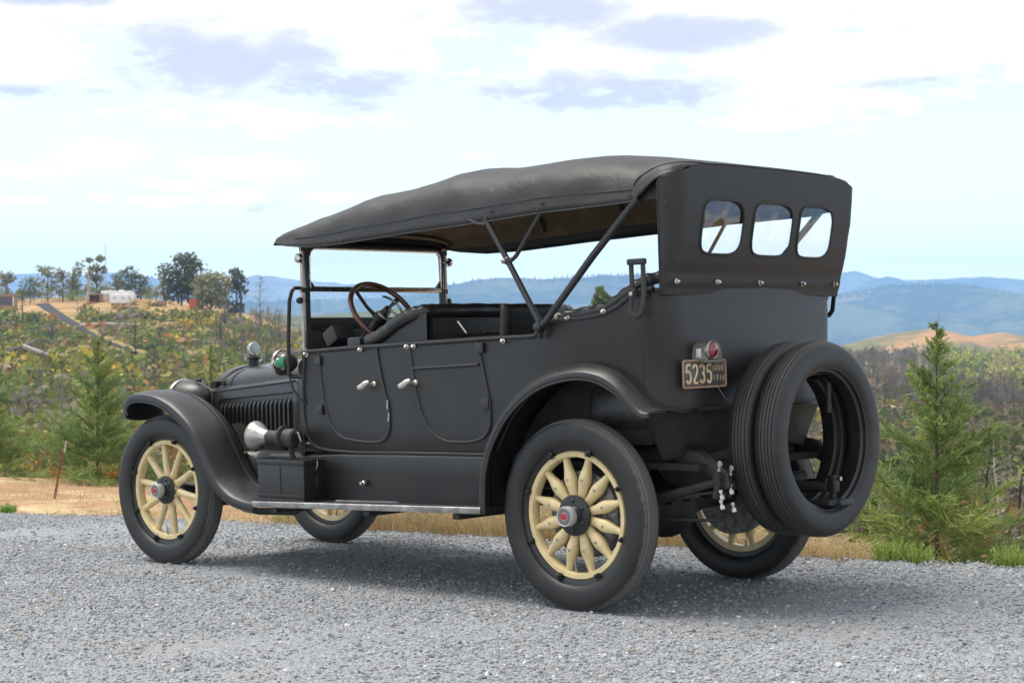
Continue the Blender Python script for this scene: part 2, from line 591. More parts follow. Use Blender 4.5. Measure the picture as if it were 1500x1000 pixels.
# ---- materials of the land
def land_mat():
    m = bpy.data.materials.new('dry_hill_land')
    m.use_nodes = True
    t = NT(m.node_tree)
    b = m.node_tree.nodes['Principled BSDF']
    b.inputs['Roughness'].default_value = 0.95
    b.inputs['Specular IOR Level'].default_value = 0.1
    tc = t.n('ShaderNodeTexCoord')
    v = tc.outputs['Object']
    big = t.noise(v, 0.035, 5, 0.6)
    mid = t.noise(v, 0.22, 6, 0.65)
    fine = t.noise(v, 2.2, 6, 0.7)
    micro = t.noise(v, 26, 5, 0.7)
    straw = t.mix(t.ss(fine, .35, .65), (0.38, 0.28, 0.15), (0.52, 0.41, 0.24))
    soil = t.mix(t.ss(fine, .3, .7), (0.27, 0.155, 0.09), (0.38, 0.24, 0.145))
    scrub = t.mix(t.ss(mid, .35, .65), (0.19, 0.16, 0.065), (0.32, 0.22, 0.10))
    a = t.mix(t.ss(t.m('ADD', mid, t.m('MULTIPLY', t.m('SUBTRACT', fine, .5), .5)), .44, .58), straw, soil)
    a = t.mix(t.ss(big, .36, .46), a, scrub)
    # close by: straw litter and red soil without the scrub tint
    nearmix = t.mix(t.ss(t.m('ADD', t.noise(v, 0.9, 5, .6), t.m('MULTIPLY', t.m('SUBTRACT', micro, .5), .35)), .47, .63), soil, straw)
    s = t.n('ShaderNodeSeparateXYZ')
    t.l.new(v, s.inputs[0])
    a = t.mix(t.ss(s.outputs[1], 24, 40), nearmix, a)
    # the open straw crest of the left hill
    crest = t.m('MULTIPLY', t.ss(t.m('ADD', s.outputs[1], t.m('MULTIPLY', t.m('SUBTRACT', mid, .5), 140)), 335, 375), t.m('SUBTRACT', 1.0, t.ss(s.outputs[0], -55, -40)))
    a = t.mix(crest, a, t.mix(t.ss(mid, .3, .7), (0.30, 0.175, 0.085), (0.44, 0.30, 0.15)))
    t.l.new(a, b.inputs['Base Color'])
    bn = t.n('ShaderNodeBump')
    bn.inputs['Strength'].default_value = .5
    bn.inputs['Distance'].default_value = .03
    t.l.new(t.m('ADD', fine, t.m('MULTIPLY', micro, .4)), bn.inputs['Height'])
    t.l.new(bn.outputs[0], b.inputs['Normal'])
    return m


def gravel_mat():
    m = bpy.data.materials.new('grey_gravel')
    m.use_nodes = True
    t = NT(m.node_tree)
    b = m.node_tree.nodes['Principled BSDF']
    b.inputs['Roughness'].default_value = 0.9
    b.inputs['Specular IOR Level'].default_value = 0.2
    tc = t.n('ShaderNodeTexCoord')
    v = tc.outputs['Object']
    vo = t.n('ShaderNodeTexVoronoi')
    t.l.new(v, vo.inputs['Vector'])
    vo.inputs['Scale'].default_value = 110
    vo2 = t.n('ShaderNodeTexVoronoi')
    t.l.new(v, vo2.inputs['Vector'])
    vo2.inputs['Scale'].default_value = 260
    s = t.n('ShaderNodeSeparateColor')
    t.l.new(vo.outputs['Color'], s.inputs[0])
    s2 = t.n('ShaderNodeSeparateColor')
    t.l.new(vo2.outputs['Color'], s2.inputs[0])
    val = t.m('ADD', t.m('MULTIPLY', s.outputs[0], .5), t.m('MULTIPLY', s2.outputs[0], .5))
    cr = t.mix(t.ss(val, .15, .85), (0.12, 0.127, 0.136), (0.41, 0.43, 0.455))
    patch = t.noise(v, 0.75, 5, .6)
    dust = t.ss(patch, .50, .66)
    cr = t.mix(t.m('MULTIPLY', dust, .45), cr, (0.30, 0.285, 0.26))
    fl = t.noise(v, 5.5, 4, .6)
    cr = t.mix(t.m('MULTIPLY', t.ss(fl, .68, .76), .5), cr, (0.26, 0.17, 0.09))
    t.l.new(cr, b.inputs['Base Color'])
    bn = t.n('ShaderNodeBump')
    bn.inputs['Strength'].default_value = .7
    bn.inputs['Distance'].default_value = .009
    h = t.m('ADD', t.m('MULTIPLY', vo.outputs['Distance'], -1.0), t.m('MULTIPLY', vo2.outputs['Distance'], -.5))
    t.l.new(h, bn.inputs['Height'])
    t.l.new(bn.outputs[0], b.inputs['Normal'])
    return m


def stone_mat():
    m = bpy.data.materials.new('gravel_stone')
    m.use_nodes = True
    t = NT(m.node_tree)
    b = m.node_tree.nodes['Principled BSDF']
    b.inputs['Roughness'].default_value = 0.85
    b.inputs['Specular IOR Level'].default_value = 0.25
    oi = t.n('ShaderNodeObjectInfo')
    r = t.n('ShaderNodeValToRGB')
    e = r.color_ramp.elements
    e[0].position = 0.0
    e[0].color = (0.12, 0.13, 0.14, 1)
    e[1].position = 1.0
    e[1].color = (0.70, 0.71, 0.72, 1)
    for p, c in ((.08, (.19, .205, .22, 1)), (.45, (.29, .308, .328, 1)), (.86, (.41, .43, .45, 1)), (.945, (.30, .22, .14, 1)), (.965, (.46, .46, .45, 1))):
        q = e.new(p)
        q.color = c
    t.l.new(oi.outputs['Random'], r.inputs[0])
    tc = t.n('ShaderNodeTexCoord')
    nz = t.noise(tc.outputs['Object'], 3.0, 4, .6)
    t.l.new(t.mix(t.m('MULTIPLY', nz, .5), r.outputs[0], (.2, .2, .2)), b.inputs['Base Color'])
    return m


def tint_mat(name, rough=.8, translucent=0.0, spec=0.2):
    """plant matter whose own colour varies from clump to clump"""
    m = bpy.data.materials.new(name)
    m.use_nodes = True
    t = NT(m.node_tree)
    b = m.node_tree.nodes['Principled BSDF']
    b.inputs['Roughness'].default_value = rough
    b.inputs['Specular IOR Level'].default_value = spec
    at_ = t.n('ShaderNodeAttribute', attribute_name='tint')
    t.l.new(at_.outputs['Color'], b.inputs['Base Color'])
    if translucent:
        tr = t.n('ShaderNodeBsdfTranslucent')
        t.l.new(at_.outputs['Color'], tr.inputs[0])
        mx = t.n('ShaderNodeMixShader')
        mx.inputs[0].default_value = translucent
        t.l.new(b.outputs[0], mx.inputs[1])
        t.l.new(tr.outputs[0], mx.inputs[2])
        t.l.new(mx.outputs[0], t.t.nodes['Material Output'].inputs[0])
    return m


M['land'] = land_mat()
M['gravel'] = gravel_mat()
M['stone'] = stone_mat()
M['leaf'] = tint_mat('foliage', .7, .3)
M['bark'] = mat('bark', (0.10, 0.075, 0.055), 0.9, var=.4, vscale=8, bump=.3, bscale=12)
M['burnt'] = mat('burnt_bark', (0.022, 0.020, 0.020), 0.9, var=.5, vscale=3, bump=.3, bscale=12)
M['pale_wood'] = mat('bleached_wood', (0.42, 0.39, 0.36), 0.85, var=.3, vscale=6, bump=.2, bscale=12)
M['grey_twig'] = mat('grey_twigs', (0.15, 0.135, 0.125), 0.9, var=.35, vscale=.6)
M['asphalt'] = mat('asphalt', (0.075, 0.075, 0.079), 1.0, spec=0.0)

# ---- gravel sheet
cpx = np.concatenate([np.linspace(-1800, -100, 14), np.linspace(0, 1500, 90), np.linspace(1600, 3300, 14)])
rows_t = np.concatenate([np.linspace(0, .55, 12), np.linspace(.56, 1, 70)])
ye = np.interp(cpx, _ex, _ey) + 0.10 * np.sin(cpx * .045) + 0.07 * np.sin(cpx * .11 + 1)
xe = (cpx - 750) / FPX * ye
x0 = (cpx - 750) / 2550 * 22
GV = []
for tt in rows_t:
    yy = -14 + (ye + 14) * tt
    xx = x0 * (1 - tt) + xe * tt
    zz = np.array([gz(a, b) for a, b in zip(xx, yy)]) + 0.006 * smooth_noise(xx, yy, 21, .7)
    GV.append(np.c_[xx, yy, zz])
nr, nc = len(rows_t), len(cpx)
GV.append(np.c_[xe, ye + .05, [gz(a, b) - .09 for a, b in zip(xe, ye)]])
nr += 1
V = np.concatenate(GV)
ii, jj = np.meshgrid(np.arange(nr - 1), np.arange(nc - 1), indexing='ij')
F = np.stack([ii * nc + jj, ii * nc + jj + 1, (ii + 1) * nc + jj + 1, (ii + 1) * nc + jj], -1).reshape(-1, 4)
gravel = np_mesh('gravel_road', V, F, M['gravel'], smooth=True)
tag(gravel, kind='structure')

# ---- near land: verge, ravine, scrub hill, right hand slopes, as one sheet
cpx = np.concatenate([np.linspace(-2600, -80, 40), np.linspace(-60, 1560, 240), np.linspace(1600, 4200, 40)])
ny = 190
ly = np.geomspace(1, 1000, ny)
V = []
for k in range(ny):
    s = k / (ny - 1)
    ye_ = np.interp(cpx, _ex, _ey) - 0.6
    yy = ye_ * (1200 / ye_) ** s
    zz = ter(cpx, yy)
    below = yy < ye_ + .55
    zz = np.where(below, gz((cpx - 750) / FPX * yy, yy) - .06, zz)
    V.append(np.c_[(cpx - 750) / FPX * yy, yy, zz])
nc, nr = len(cpx), ny
V = np.concatenate(V)
ii, jj = np.meshgrid(np.arange(nr - 1), np.arange(nc - 1), indexing='ij')
F = np.stack([ii * nc + jj, ii * nc + jj + 1, (ii + 1) * nc + jj + 1, (ii + 1) * nc + jj], -1).reshape(-1, 4)
tag(np_mesh('hillside', V, F, M['land'], smooth=True), kind='structure')


# ---- far ranges
def range_mat(name, cols, sc):
    m = bpy.data.materials.new(name)
    m.use_nodes = True
    t = NT(m.node_tree)
    b = m.node_tree.nodes['Principled BSDF']
    b.inputs['Roughness'].default_value = 1.0
    b.inputs['Specular IOR Level'].default_value = 0.0
    tc = t.n('ShaderNodeTexCoord')
    v = tc.outputs['Object']
    n1 = t.noise(v, sc, 7, .65)
    n2 = t.noise(v, sc * 6, 6, .7)
    n3 = t.noise(v, sc * .35, 4, .6)
    a = t.mix(t.ss(t.m('ADD', n1, t.m('MULTIPLY', t.m('SUBTRACT', n2, .5), .6)), .42, .60), cols[0], cols[1])
    a = t.mix(t.ss(t.m('ADD', n3, t.m('MULTIPLY', t.m('SUBTRACT', n2, .5), .5)), .55, .68), a, cols[2])
    if len(cols) > 3:
        s = t.n('ShaderNodeSeparateXYZ')
        t.l.new(v, s.inputs[0])
        g = t.mix(t.ss(t.m('ADD', n1, t.m('MULTIPLY', t.m('SUBTRACT', n2, .5), .6)), .40, .62), cols[3], cols[4])
        a = t.mix(t.ss(t.m('ADD', s.outputs[0], t.m('MULTIPLY', n3, 300)), 230, 400), g, a)
    t.l.new(a, b.inputs['Base Color'])
    return m


def far_range(name, ridge, depth, reach, mt, seed, amp, base_py=600):
    px = np.linspace(-2600, 4200, 520)
    rp = np.interp(px, [r[0] for r in ridge], [r[1] for r in ridge])
    rz = CAMZ + (500 - rp) / FPX * depth
    bz = CAMZ + (500 - base_py) / FPX * depth
    rows = []
    ts = np.concatenate([np.linspace(0, 1, 46), [1.04, 1.12, 1.3]])
    for tt in ts:
        yy = depth - reach * (1 - tt) + 0 * px
        x = (px - 750) / FPX * depth
        prof = tt ** 1.15 if tt <= 1 else 1 - (tt - 1) * 1.8
        spur = (1 - abs(2 * tt - 1)) if tt <= 1 else 0
        z = bz + (rz - bz) * prof
        z = z + amp * spur * (smooth_noise(x, yy, seed, reach * .10) + .6 * smooth_noise(x, yy * .4, seed + 1, reach * .045))
        z = z + amp * .05 * smooth_noise(x, yy, seed + 2, reach * .01)
        rows.append(np.c_[x, yy, z])
    nr, nc = len(ts), len(px)
    V = np.concatenate(rows)
    ii, jj = np.meshgrid(np.arange(nr - 1), np.arange(nc - 1), indexing='ij')
    F = np.stack([ii * nc + jj, ii * nc + jj + 1, (ii + 1) * nc + jj + 1, (ii + 1) * nc + jj], -1).reshape(-1, 4)
    tag(np_mesh(name, V, F, mt, smooth=True), kind='structure')
    return px, rz


E1 = range_mat('orange_hill_land', ((0.17, 0.15, 0.06), (0.40, 0.22, 0.09), (0.10, 0.11, 0.05), (.07, .085, .04), (.13, .13, .06)), .009)
E2 = range_mat('wooded_range_land', ((0.025, 0.04, 0.03), (0.10, 0.11, 0.06), (0.22, 0.16, 0.10)), .0035)  # woods and clearings; colour contrast raised to stand in for weak ridge shading
E3 = range_mat('far_range_land', ((0.03, 0.045, 0.035), (0.12, 0.12, 0.08), (0.24, 0.18, 0.12)), .0026)  # contrast of the patches also paints in some ridge light and shade
RIDGE1 = [(-2600, 470), (0, 470), (380, 458), (450, 463), (520, 457), (600, 450), (700, 452), (900, 472), (1100, 502), (1215, 511), (1250, 501), (1300, 490),
          (1340, 484), (1370, 481), (1395, 486), (1420, 493), (1445, 489), (1470, 486), (1500, 492), (1600, 480), (4200, 480)]
RIDGE2 = [(-2600, 450), (0, 442), (380, 442), (480, 440), (560, 436), (600, 430), (640, 420), (700, 410), (750, 407), (800, 409), (860, 405), (900, 403), (970, 401), (1100, 412),
          (1215, 433), (1235, 431), (1260, 425), (1300, 418), (1370, 415), (1430, 418), (1500, 432), (1700, 445), (4200, 450)]
RIDGE3 = [(-2600, 405), (0, 399), (30, 402), (60, 400), (110, 404), (180, 398), (240, 410), (340, 412), (365, 405), (382, 402), (410, 406), (440, 411), (480, 413), (520, 417), (600, 422),
          (680, 420), (760, 420), (900, 415), (1100, 405), (1200, 406), (1235, 399), (1252, 397), (1270, 402), (1290, 408), (1330, 411), (1400, 407), (1450, 406), (1500, 409), (4200, 405)]
far_range('orange_hills', RIDGE1, 1500, 560, E1, 31, 14, 575)
r2 = far_range('wooded_mountains', RIDGE2, 4600, 1700, E2, 41, 95, 560)
r3 = far_range('far_mountains', RIDGE3, 7800, 2200, E3, 51, 120, 520)


# ---- trees along the far ridges: nobody could count them
def ridge_trees(name, r, depth, n, hmin, hmax, seed, back=140):
    g = np.random.default_rng(seed)
    px = g.uniform(-500, 2000, n)
    yy = depth + g.uniform(-back, 10, n)
    z = np.interp(px, r[0], r[1]) - (depth - yy) * .10 - 2
    x = (px - 750) / FPX * depth
    dens = smooth_noise(px, px * 0, seed, 60)
    keep = dens + g.uniform(-.6, .6, n) > 0
    px, yy, z, x = px[keep], yy[keep], z[keep], x[keep]
    n = len(px)
    h = g.uniform(hmin, hmax, n)
    w = h * g.uniform(.16, .26, n)
    V = []
    F = []
    for k in range(5):
        a = 2 * math.pi * k / 5
        V.append(np.c_[x + w * math.cos(a), yy + w * math.sin(a), z])
    V.append(np.c_[x, yy, z + h])
    V = np.stack(V, 1).reshape(-1, 3)
    b = np.arange(n) * 6
    F = np.concatenate([np.c_[b + k, b + (k + 1) % 5, b + 5] for k in range(5)])
    c = np.array([.045, .06, .04]) * g.uniform(.7, 1.3, (n, 1))
    o = np_mesh(name, V, F, M['leaf'], tint=np.repeat(c, 6, 0))
    tag(o, 'thin line of tiny conifers along the blue mountain ridge', 'forest', kind='stuff')


ridge_trees('ridge_forest', r2, 4600, 3400, 6, 14, 61)


# ================================================================== plants
class Leaves:
    """many small leaf faces gathered into one mesh"""
    def __init__(s):
        s.V = []
        s.T = []
        s.k = 0

    def quads(s, cen, size, col, nrm=None, asp=1.0, seed=None):
        g = rng
        n = len(cen)
        a = g.normal(size=(n, 3)) if nrm is None else nrm
        a = a / np.linalg.norm(a, axis=1, keepdims=True)
        b = np.cross(a, g.normal(size=(n, 3)))
        b /= np.linalg.norm(b, axis=1, keepdims=True) + 1e-9
        c = np.cross(a, b)
        sz = np.broadcast_to(np.asarray(size, float), (n,))[:, None]
        b = b * sz
        c = c * sz * asp
        s.V.append(np.stack([cen - b - c * .4, cen + b * .2 - c, cen + b + c * .3, cen - b * .3 + c], 1).reshape(-1, 3))
        s.T.append(np.repeat(np.broadcast_to(col, (n, 3)), 4, 0))

    def strips(s, p0, p1, w, col):
        """thin blades from p0 to p1"""
        n = len(p0)
        d = p1 - p0
        u = np.cross(d, rng.normal(size=(n, 3)))
        u /= np.linalg.norm(u, axis=1, keepdims=True) + 1e-9
        u = u * np.broadcast_to(np.asarray(w, float), (n,))[:, None]
        s.V.append(np.stack([p0 - u, p0 + u, p1 + u * .25, p1 - u * .25], 1).reshape(-1, 3))
        s.T.append(np.repeat(np.broadcast_to(col, (n, 3)), 4, 0))

    def build(s, name, mt, parent=None):
        V = np.concatenate(s.V)
        return np_mesh(name, V, np.arange(len(V)).reshape(-1, 4), mt, parent, tint=np.concatenate(s.T))


def jit(col, n, a=.25):
    c = np.array(col)[None, :] * rng.uniform(1 - a, 1 + a, (n, 1))
    return np.clip(c * rng.uniform(.93, 1.07, (n, 3)), 0, 1)


def young_conifer(loc, h, w, label, rust=0.0, dens=1.0, lean=0.0):
    """young feathery cedar: trunk, drooping sprays of fine twigs"""
    root = empty('young_conifer', loc)
    tag(root, label, 'tree', 'young conifers at the edge of the gravel')
    t = MB()
    t.tube([(0, 0, -.15), (lean * .3, 0, h * .35), (lean * .6, 0, h * .7), (lean, 0, h * .97)], [h * .012, h * .0085, h * .005, h * .002], 7)
    t.build('trunk', M['bark'], root)
    L = Leaves()
    nb = int(95 * dens)
    for i in range(nb):
        f = (i + rng.uniform(0, 1)) / nb
        f = f ** 1.22
        z0 = h * (.03 + .95 * f)
        a = rng.uniform(0, 2 * math.pi)
        ln = w * .5 * ((1 - f) ** 1.0 * 1.02 + .045) * rng.uniform(.5, 1.25)
        up = rng.uniform(.22, .62) * min(1, f * 5 + .1) + .55 * f - (.12 if f < .08 else 0)
        d = np.array([math.cos(a), math.sin(a), up])
        d /= np.linalg.norm(d)
        o = np.array([lean * f, 0, z0])
        nseg = 6
        pts = [o + d * ln * k / nseg + np.array([0, 0, -.10 * ln * (k / nseg) ** 2 + .14 * ln * (k / nseg) ** 4]) for k in range(nseg + 1)]
        p = np.array(pts)
        L.strips(p[:-1], p[1:], h * .0022, np.array([[.12, .09, .05]]))
        # twigs
        base = np.array([.195, .275, .09]) if rng.uniform() > .35 else np.array([.26, .34, .105])
        if rng.uniform() < .25:
            base = np.array([.12, .19, .065])
        if rust and rng.uniform() < rust:
            base = np.array([.45, .20, .06])
        m = int(26 * dens * (.5 + ln / (w * .5)) * (1 - .35 * f))
        tpos = rng.uniform(.12, 1.0, m)
        idx = np.minimum((tpos * nseg).astype(int), nseg - 1)
        fr = tpos * nseg - idx
        c = p[idx] * (1 - fr[:, None]) + p[idx + 1] * fr[:, None]
        side = np.cross(d, [0, 0, 1.0])
        side /= np.linalg.norm(side)
        sg = rng.choice([-1, 1], m)[:, None]
        dirs = d[None] * rng.uniform(.35, .9, (m, 1)) + side[None] * sg * rng.uniform(.25, .75, (m, 1)) + np.array([[0, 0, 1]]) * rng.uniform(-.3, .55, (m, 1))
        dirs /= np.linalg.norm(dirs, axis=1, keepdims=True)
        tl = ln * rng.uniform(.12, .30, m)[:, None] * (1.25 - .6 * tpos[:, None]) + h * .012
        e = c + dirs * tl
        L.strips(c, e, h * .0020, jit(base, m, .25))
        for q in range(4):
            ff = rng.uniform(.2, 1, m)[:, None]
            c2 = c * (1 - ff) + e * ff
            d2 = dirs + rng.normal(size=(m, 3)) * .42
            d2 /= np.linalg.norm(d2, axis=1, keepdims=True)
            L.strips(c2, c2 + d2 * tl * rng.uniform(.35, .7, (m, 1)), h * .0024, jit(base * rng.uniform(.8, 1.25), m, .25))
    # bare pointed leader with a few short shoots
    m = 28
    zz = h * rng.uniform(.84, 1.0, m)
    c = np.c_[lean + 0 * zz, 0 * zz, zz]
    a = rng.uniform(0, 6.28, m)
    ln = h * (.012 + .5 * np.clip(1.0 - zz / h, 0, 1)) * rng.uniform(.5, 1.1, m)
    L.strips(c, c + np.c_[np.cos(a) * ln * .55, np.sin(a) * ln * .55, ln * .9], h * .0024, jit((.25, .31, .09), m, .25))
    L.strips(np.array([[lean, 0, h * .9]]), np.array([[lean + .01 * h, 0, h * 1.04]]), h * .004, np.array([[.2, .16, .08]]))
    L.build('crown', M['leaf'], root)
    return root


def crown_points(blobs, n):
    """points gathered towards the shells of a few ellipsoids (cx,cy,cz,rx,ry,rz)"""
    vol = np.array([b[3] * b[4] * b[5] for b in blobs]) ** .75
    ks = rng.choice(len(blobs), n, p=vol / vol.sum())
    B = np.array(blobs)[ks]
    d = rng.normal(size=(n, 3))
    d /= np.linalg.norm(d, axis=1, keepdims=True)
    r = rng.uniform(.25, 1.0, (n, 1)) ** .55 * (1 + .18 * rng.normal(size=(n, 1)))
    return B[:, :3] + d * r * B[:, 3:]


def hill_tree(px, py_base, py_top, wpx, depth, kind, label, group, name='oak_tree', blobs=None, n=900, dens=1.0, barkm='bark', lean=0.0):
    z0 = float(ter(px, depth)) if py_base is None else CAMZ + (500 - py_base) / FPX * depth
    zt = float(ter(px, depth))
    b = Vector(((px - 750) / FPX * depth, depth, zt - .1))
    h = (CAMZ + (500 - py_top) / FPX * depth) - b.z
    w = wpx / FPX * depth
    root = empty(name, b)
    tag(root, label, 'tree', group)
    t = MB()
    t.tube([(0, 0, 0), (lean * .3 * w, 0, h * .3), (lean * .6 * w, 0, h * .6), (lean * w * .8, 0, h * .85)], [h * .022, h * .017, h * .011, h * .004], 6)
    for k in range(7):
        a = rng.uniform(0, 6.28)
        f = rng.uniform(.25, .7)
        o = Vector((lean * f * w * .9, 0, h * f))
        e = o + Vector((math.cos(a) * w * .36, math.sin(a) * w * .3, h * rng.uniform(.12, .28)))
        t.tube([o, (o + e) / 2 + Vector((0, 0, h * .03)), e], [h * .009, h * .006, h * .002], 5)
    t.build('trunk', M[barkm], root)
    if blobs is None:
        blobs = []
        for k in range(12):
            a = rng.uniform(0, 6.28)
            rr = rng.uniform(.1, .42) * w
            f = rng.uniform(.14, .86)
            s = w * rng.uniform(.18, .30)
            blobs.append((math.cos(a) * rr + lean * w * f, math.sin(a) * rr, h * f, s, s, s * rng.uniform(.6, .95)))
    else:
        blobs = list(blobs) + ([(-.2, 0, .2, .24, .16), (.2, 0, .2, .22, .15)] if kind in ('dark', 'olive') else [])
        blobs = [(q[0] * w, q[1] * w, q[2] * h, q[3] * w, q[3] * w, q[4] * h) for q in blobs]
    pal = {'dark': (.115, .140, .052), 'olive': (.27, .26, .105), 'grey': (.29, .245, .19), 'airy': (.24, .245, .135), 'green': (.17, .26, .07), 'pine': (.13, .17, .06)}[kind]
    L = Leaves()
    p = crown_points(blobs, int(n * dens))
    c = jit(pal, len(p), .35)
    if kind in ('dark', 'grey'):
        q = rng.uniform(size=len(p)) < .22
        c[q] = jit((.14, .12, .095), q.sum(), .2)
    L.quads(p, h * rng.uniform(.018, .036, len(p)), c)
    L.build('crown', M['leaf'], root)
    return root


def snag(px, py_base, py_top, label, group, matn='burnt', depth=None, branches=10, w=.02, lean=0.0, name='dead_tree', spread=.16):
    b = hit(px, py_base) if depth is None else at(px, py_base, depth)
    h = (py_base - py_top) / FPX * b.y
    root = empty(name, b - Vector((0, 0, .15)))
    tag(root, label, 'tree', group)
    t = MB()
    pts = [(lean * h * f + .012 * h * math.sin(f * 9), 0, h * f) for f in (0, .25, .5, .75, 1)]
    t.tube(pts, [h * w, h * w * .85, h * w * .65, h * w * .4, h * w * .12], 7)
    if branches:
        bb = t
        for k in range(branches):
            f = rng.uniform(.25, .97)
            a = rng.uniform(0, 6.28)
            o = Vector((lean * h * f, 0, h * f))
            ln = h * spread * (1.15 - f) * rng.uniform(.6, 1.5)
            e = o + Vector((math.cos(a) * ln, math.sin(a) * ln, ln * rng.uniform(-.2, .7)))
            mid = (o + e) / 2 + Vector((0, 0, ln * .08))
            bb.tube([o, mid, e], [h * w * .35, h * w * .22, h * w * .06], 4)
            for q in range(2):
                m2 = o.lerp(e, rng.uniform(.4, .9))
                e2 = m2 + Vector((rng.normal() * ln * .3, rng.normal() * ln * .3, abs(rng.normal()) * ln * .35))
                bb.tube([m2, e2], [h * w * .15, h * w * .04], 3)
    t.build('trunk', M[matn], root)
    return root


# ---- young conifers beside the gravel
def cedar(px, py_base, py_top, wpx, depth, label, **kw):
    b = at(px, py_base, depth)
    b.z = float(ter(px, depth)) - .04
    h = (CAMZ + (500 - py_top) / FPX * depth) - b.z
    return young_conifer(b, h, wpx / FPX * depth, label, **kw)


cedar(1372, 815, 470, 290, 12.6, 'young green conifer with a bare pointed leader right of the spare tyres', dens=1.3)
cedar(143, 708, 496, 185, 19.5, 'young green conifer with one rusty brown branch left of the front wheel', rust=.03, dens=1.3)
cedar(-10, 695, 520, 130, 21.0, 'young green conifer cut by the left edge of the photo', dens=1.2)
cedar(308, 690, 500, 75, 26.0, 'pale green thin conifer behind the front mudguard', dens=.8)

# ---- scrub on the hill: countless low bushes
PAL = [(.19, .20, .055), (.28, .26, .075), (.13, .165, .06), (.46, .38, .06), (.32, .19, .08), (.40, .21, .08), (.23, .20, .13), (.30, .26, .21), (.20, .24, .06)]


def scrub(name, n, pxr, dr, seed, label, weights, leaves=70, smin=.7, smax=1.9, keepf=None, leafs=.13, shade=1.0):
    g = np.random.default_rng(seed)
    px = g.uniform(*pxr, n)
    d = np.exp(g.uniform(math.log(dr[0]), math.log(dr[1]), n))
    x = (px - 750) / FPX * d
    dens = smooth_noise(x, d, seed, 14) + .6 * smooth_noise(x, d, seed + 3, 5)
    keep = dens + g.uniform(-.55, .75, n) > -.20
    if keepf is not None:
        keep &= keepf(px, d, g)
    px, d, x, dens = px[keep], d[keep], x[keep], dens[keep]
    z = ter(px, d)
    L = Leaves()
    hue = smooth_noise(x, d, seed + 7, 16)
    for i in range(len(px)):
        s = g.uniform(smin, smax) * (.7 + .5 * g.uniform()) * (1.6 if g.uniform() < .07 else 1)
        near = min(1.0, max(.40, d[i] / 210))
        m = int(leaves * g.uniform(.6, 1.3) / near ** 1.7) if dr[0] > 50 else int(leaves * g.uniform(.6, 1.3))
        if dr[0] <= 50:
            near = 1
        dd = g.normal(size=(m, 3))
        dd /= np.linalg.norm(dd, axis=1, keepdims=True)
        dd *= g.uniform(.3, 1.05, (m, 1)) ** .6
        dd[:, 2] = np.abs(dd[:, 2]) * g.uniform(.6, 1.0)
        lob = 1 + .3 * np.sin(3 * np.arctan2(dd[:, 1], dd[:, 0]) + g.uniform(0, 6))
        c = dd * s * lob[:, None] * np.array([1.05, 1.05, .85]) + np.array([x[i], d[i], z[i] - .1])
        w = np.array(weights, float)
        if hue[i] > .25:
            w = w * np.array([1, 1.4, .8, 2.6, 1.8, 1.4, .6, .6, 1])
        if hue[i] < -.25:
            w = w * np.array([1.5, 1, 2, .4, .4, .4, 1.5, 2.0, 1.5])
        col = PAL[g.choice(len(PAL), p=w / w.sum())]
        L.quads(c, s * leafs * near * g.uniform(.6, 1.3, m), jit(np.array(col) * shade, m, .3))
    o = L.build(name, M['leaf'])
    tag(o, label, 'brush', kind='stuff')
    return o


ROAD_PX = [(66, 449), (76, 456), (92, 465), (112, 479), (135, 492), (160, 503), (186, 515), (205, 522)]


def off_road(px, d, g):
    z = ter(px, d)
    py = 500 - (z - CAMZ) / d * FPX
    cx = np.interp(py, [p[1] for p in ROAD_PX], [p[0] for p in ROAD_PX])
    w = np.interp(py, [449, 522], [26, 26])
    on = (np.abs(px - cx) < w) & (py < 530)
    straw = (d > 345) & (px < 330) & (g.uniform(size=len(px)) < .90)
    return ~on & ~straw


scrub('hill_scrub', 11500, (-200, 560), (85, 376), 71, 'olive, yellow and rust coloured scrub covering the left hillside', [3.4, 3, 3, 1.5, .8, .5, 1.4, 1.3, 3], keepf=off_road, leaves=56, leafs=.17, smin=.8, smax=2.3)
scrub('hill_scrub', 7000, (1000, 1750), (75, 520), 72, 'dull green and grey scrub below the burnt wood at right', [2.5, 1.8, 3.5, .4, 1.2, .6, 3.4, 3.0, 1.4], leaves=56, leafs=.15, smax=2.2, shade=.68)
scrub('hill_scrub', 3600, (-1300, -200), (70, 480), 76, 'scrub on the hillside beyond the left edge of the photo', [3, 3, 3, 1.5, 1, .6, 1.6, 1.6, 2.5], leaves=44, leafs=.19, smin=.9, smax=2.4)
scrub('hill_scrub', 3000, (1750, 2900), (70, 480), 77, 'scrub on the slopes beyond the right edge of the photo', [2.5, 1.8, 3.5, .4, 1.2, .6, 3, 3, 1.4], leaves=44, leafs=.17, smax=2.3, shade=.75)
scrub('ravine_scrub', 900, (-300, 620), (34, 85), 73, 'low green and grey brush in the ravine behind the young conifers', [3, 2, 3, .6, 1, .5, 2.4, 2.4, 2], leaves=330, leafs=.05, smin=.5, smax=1.1, shade=.7)
scrub('ravine_scrub', 900, (1050, 1900), (19, 60), 74, 'dark brush just below the edge of the gravel at right', [2.5, 1.5, 3.5, .3, 1.2, .4, 3, 2.4, 1.5], leaves=330, leafs=.05, smin=.5, smax=1.1, shade=.6)
scrub('hill_scrub', 1500, (500, 1050), (120, 520), 75, 'scrub on the slope seen behind the car', [3, 2.5, 3, 1, 1, .8, 2, 2, 2], leaves=50, leafs=.16)


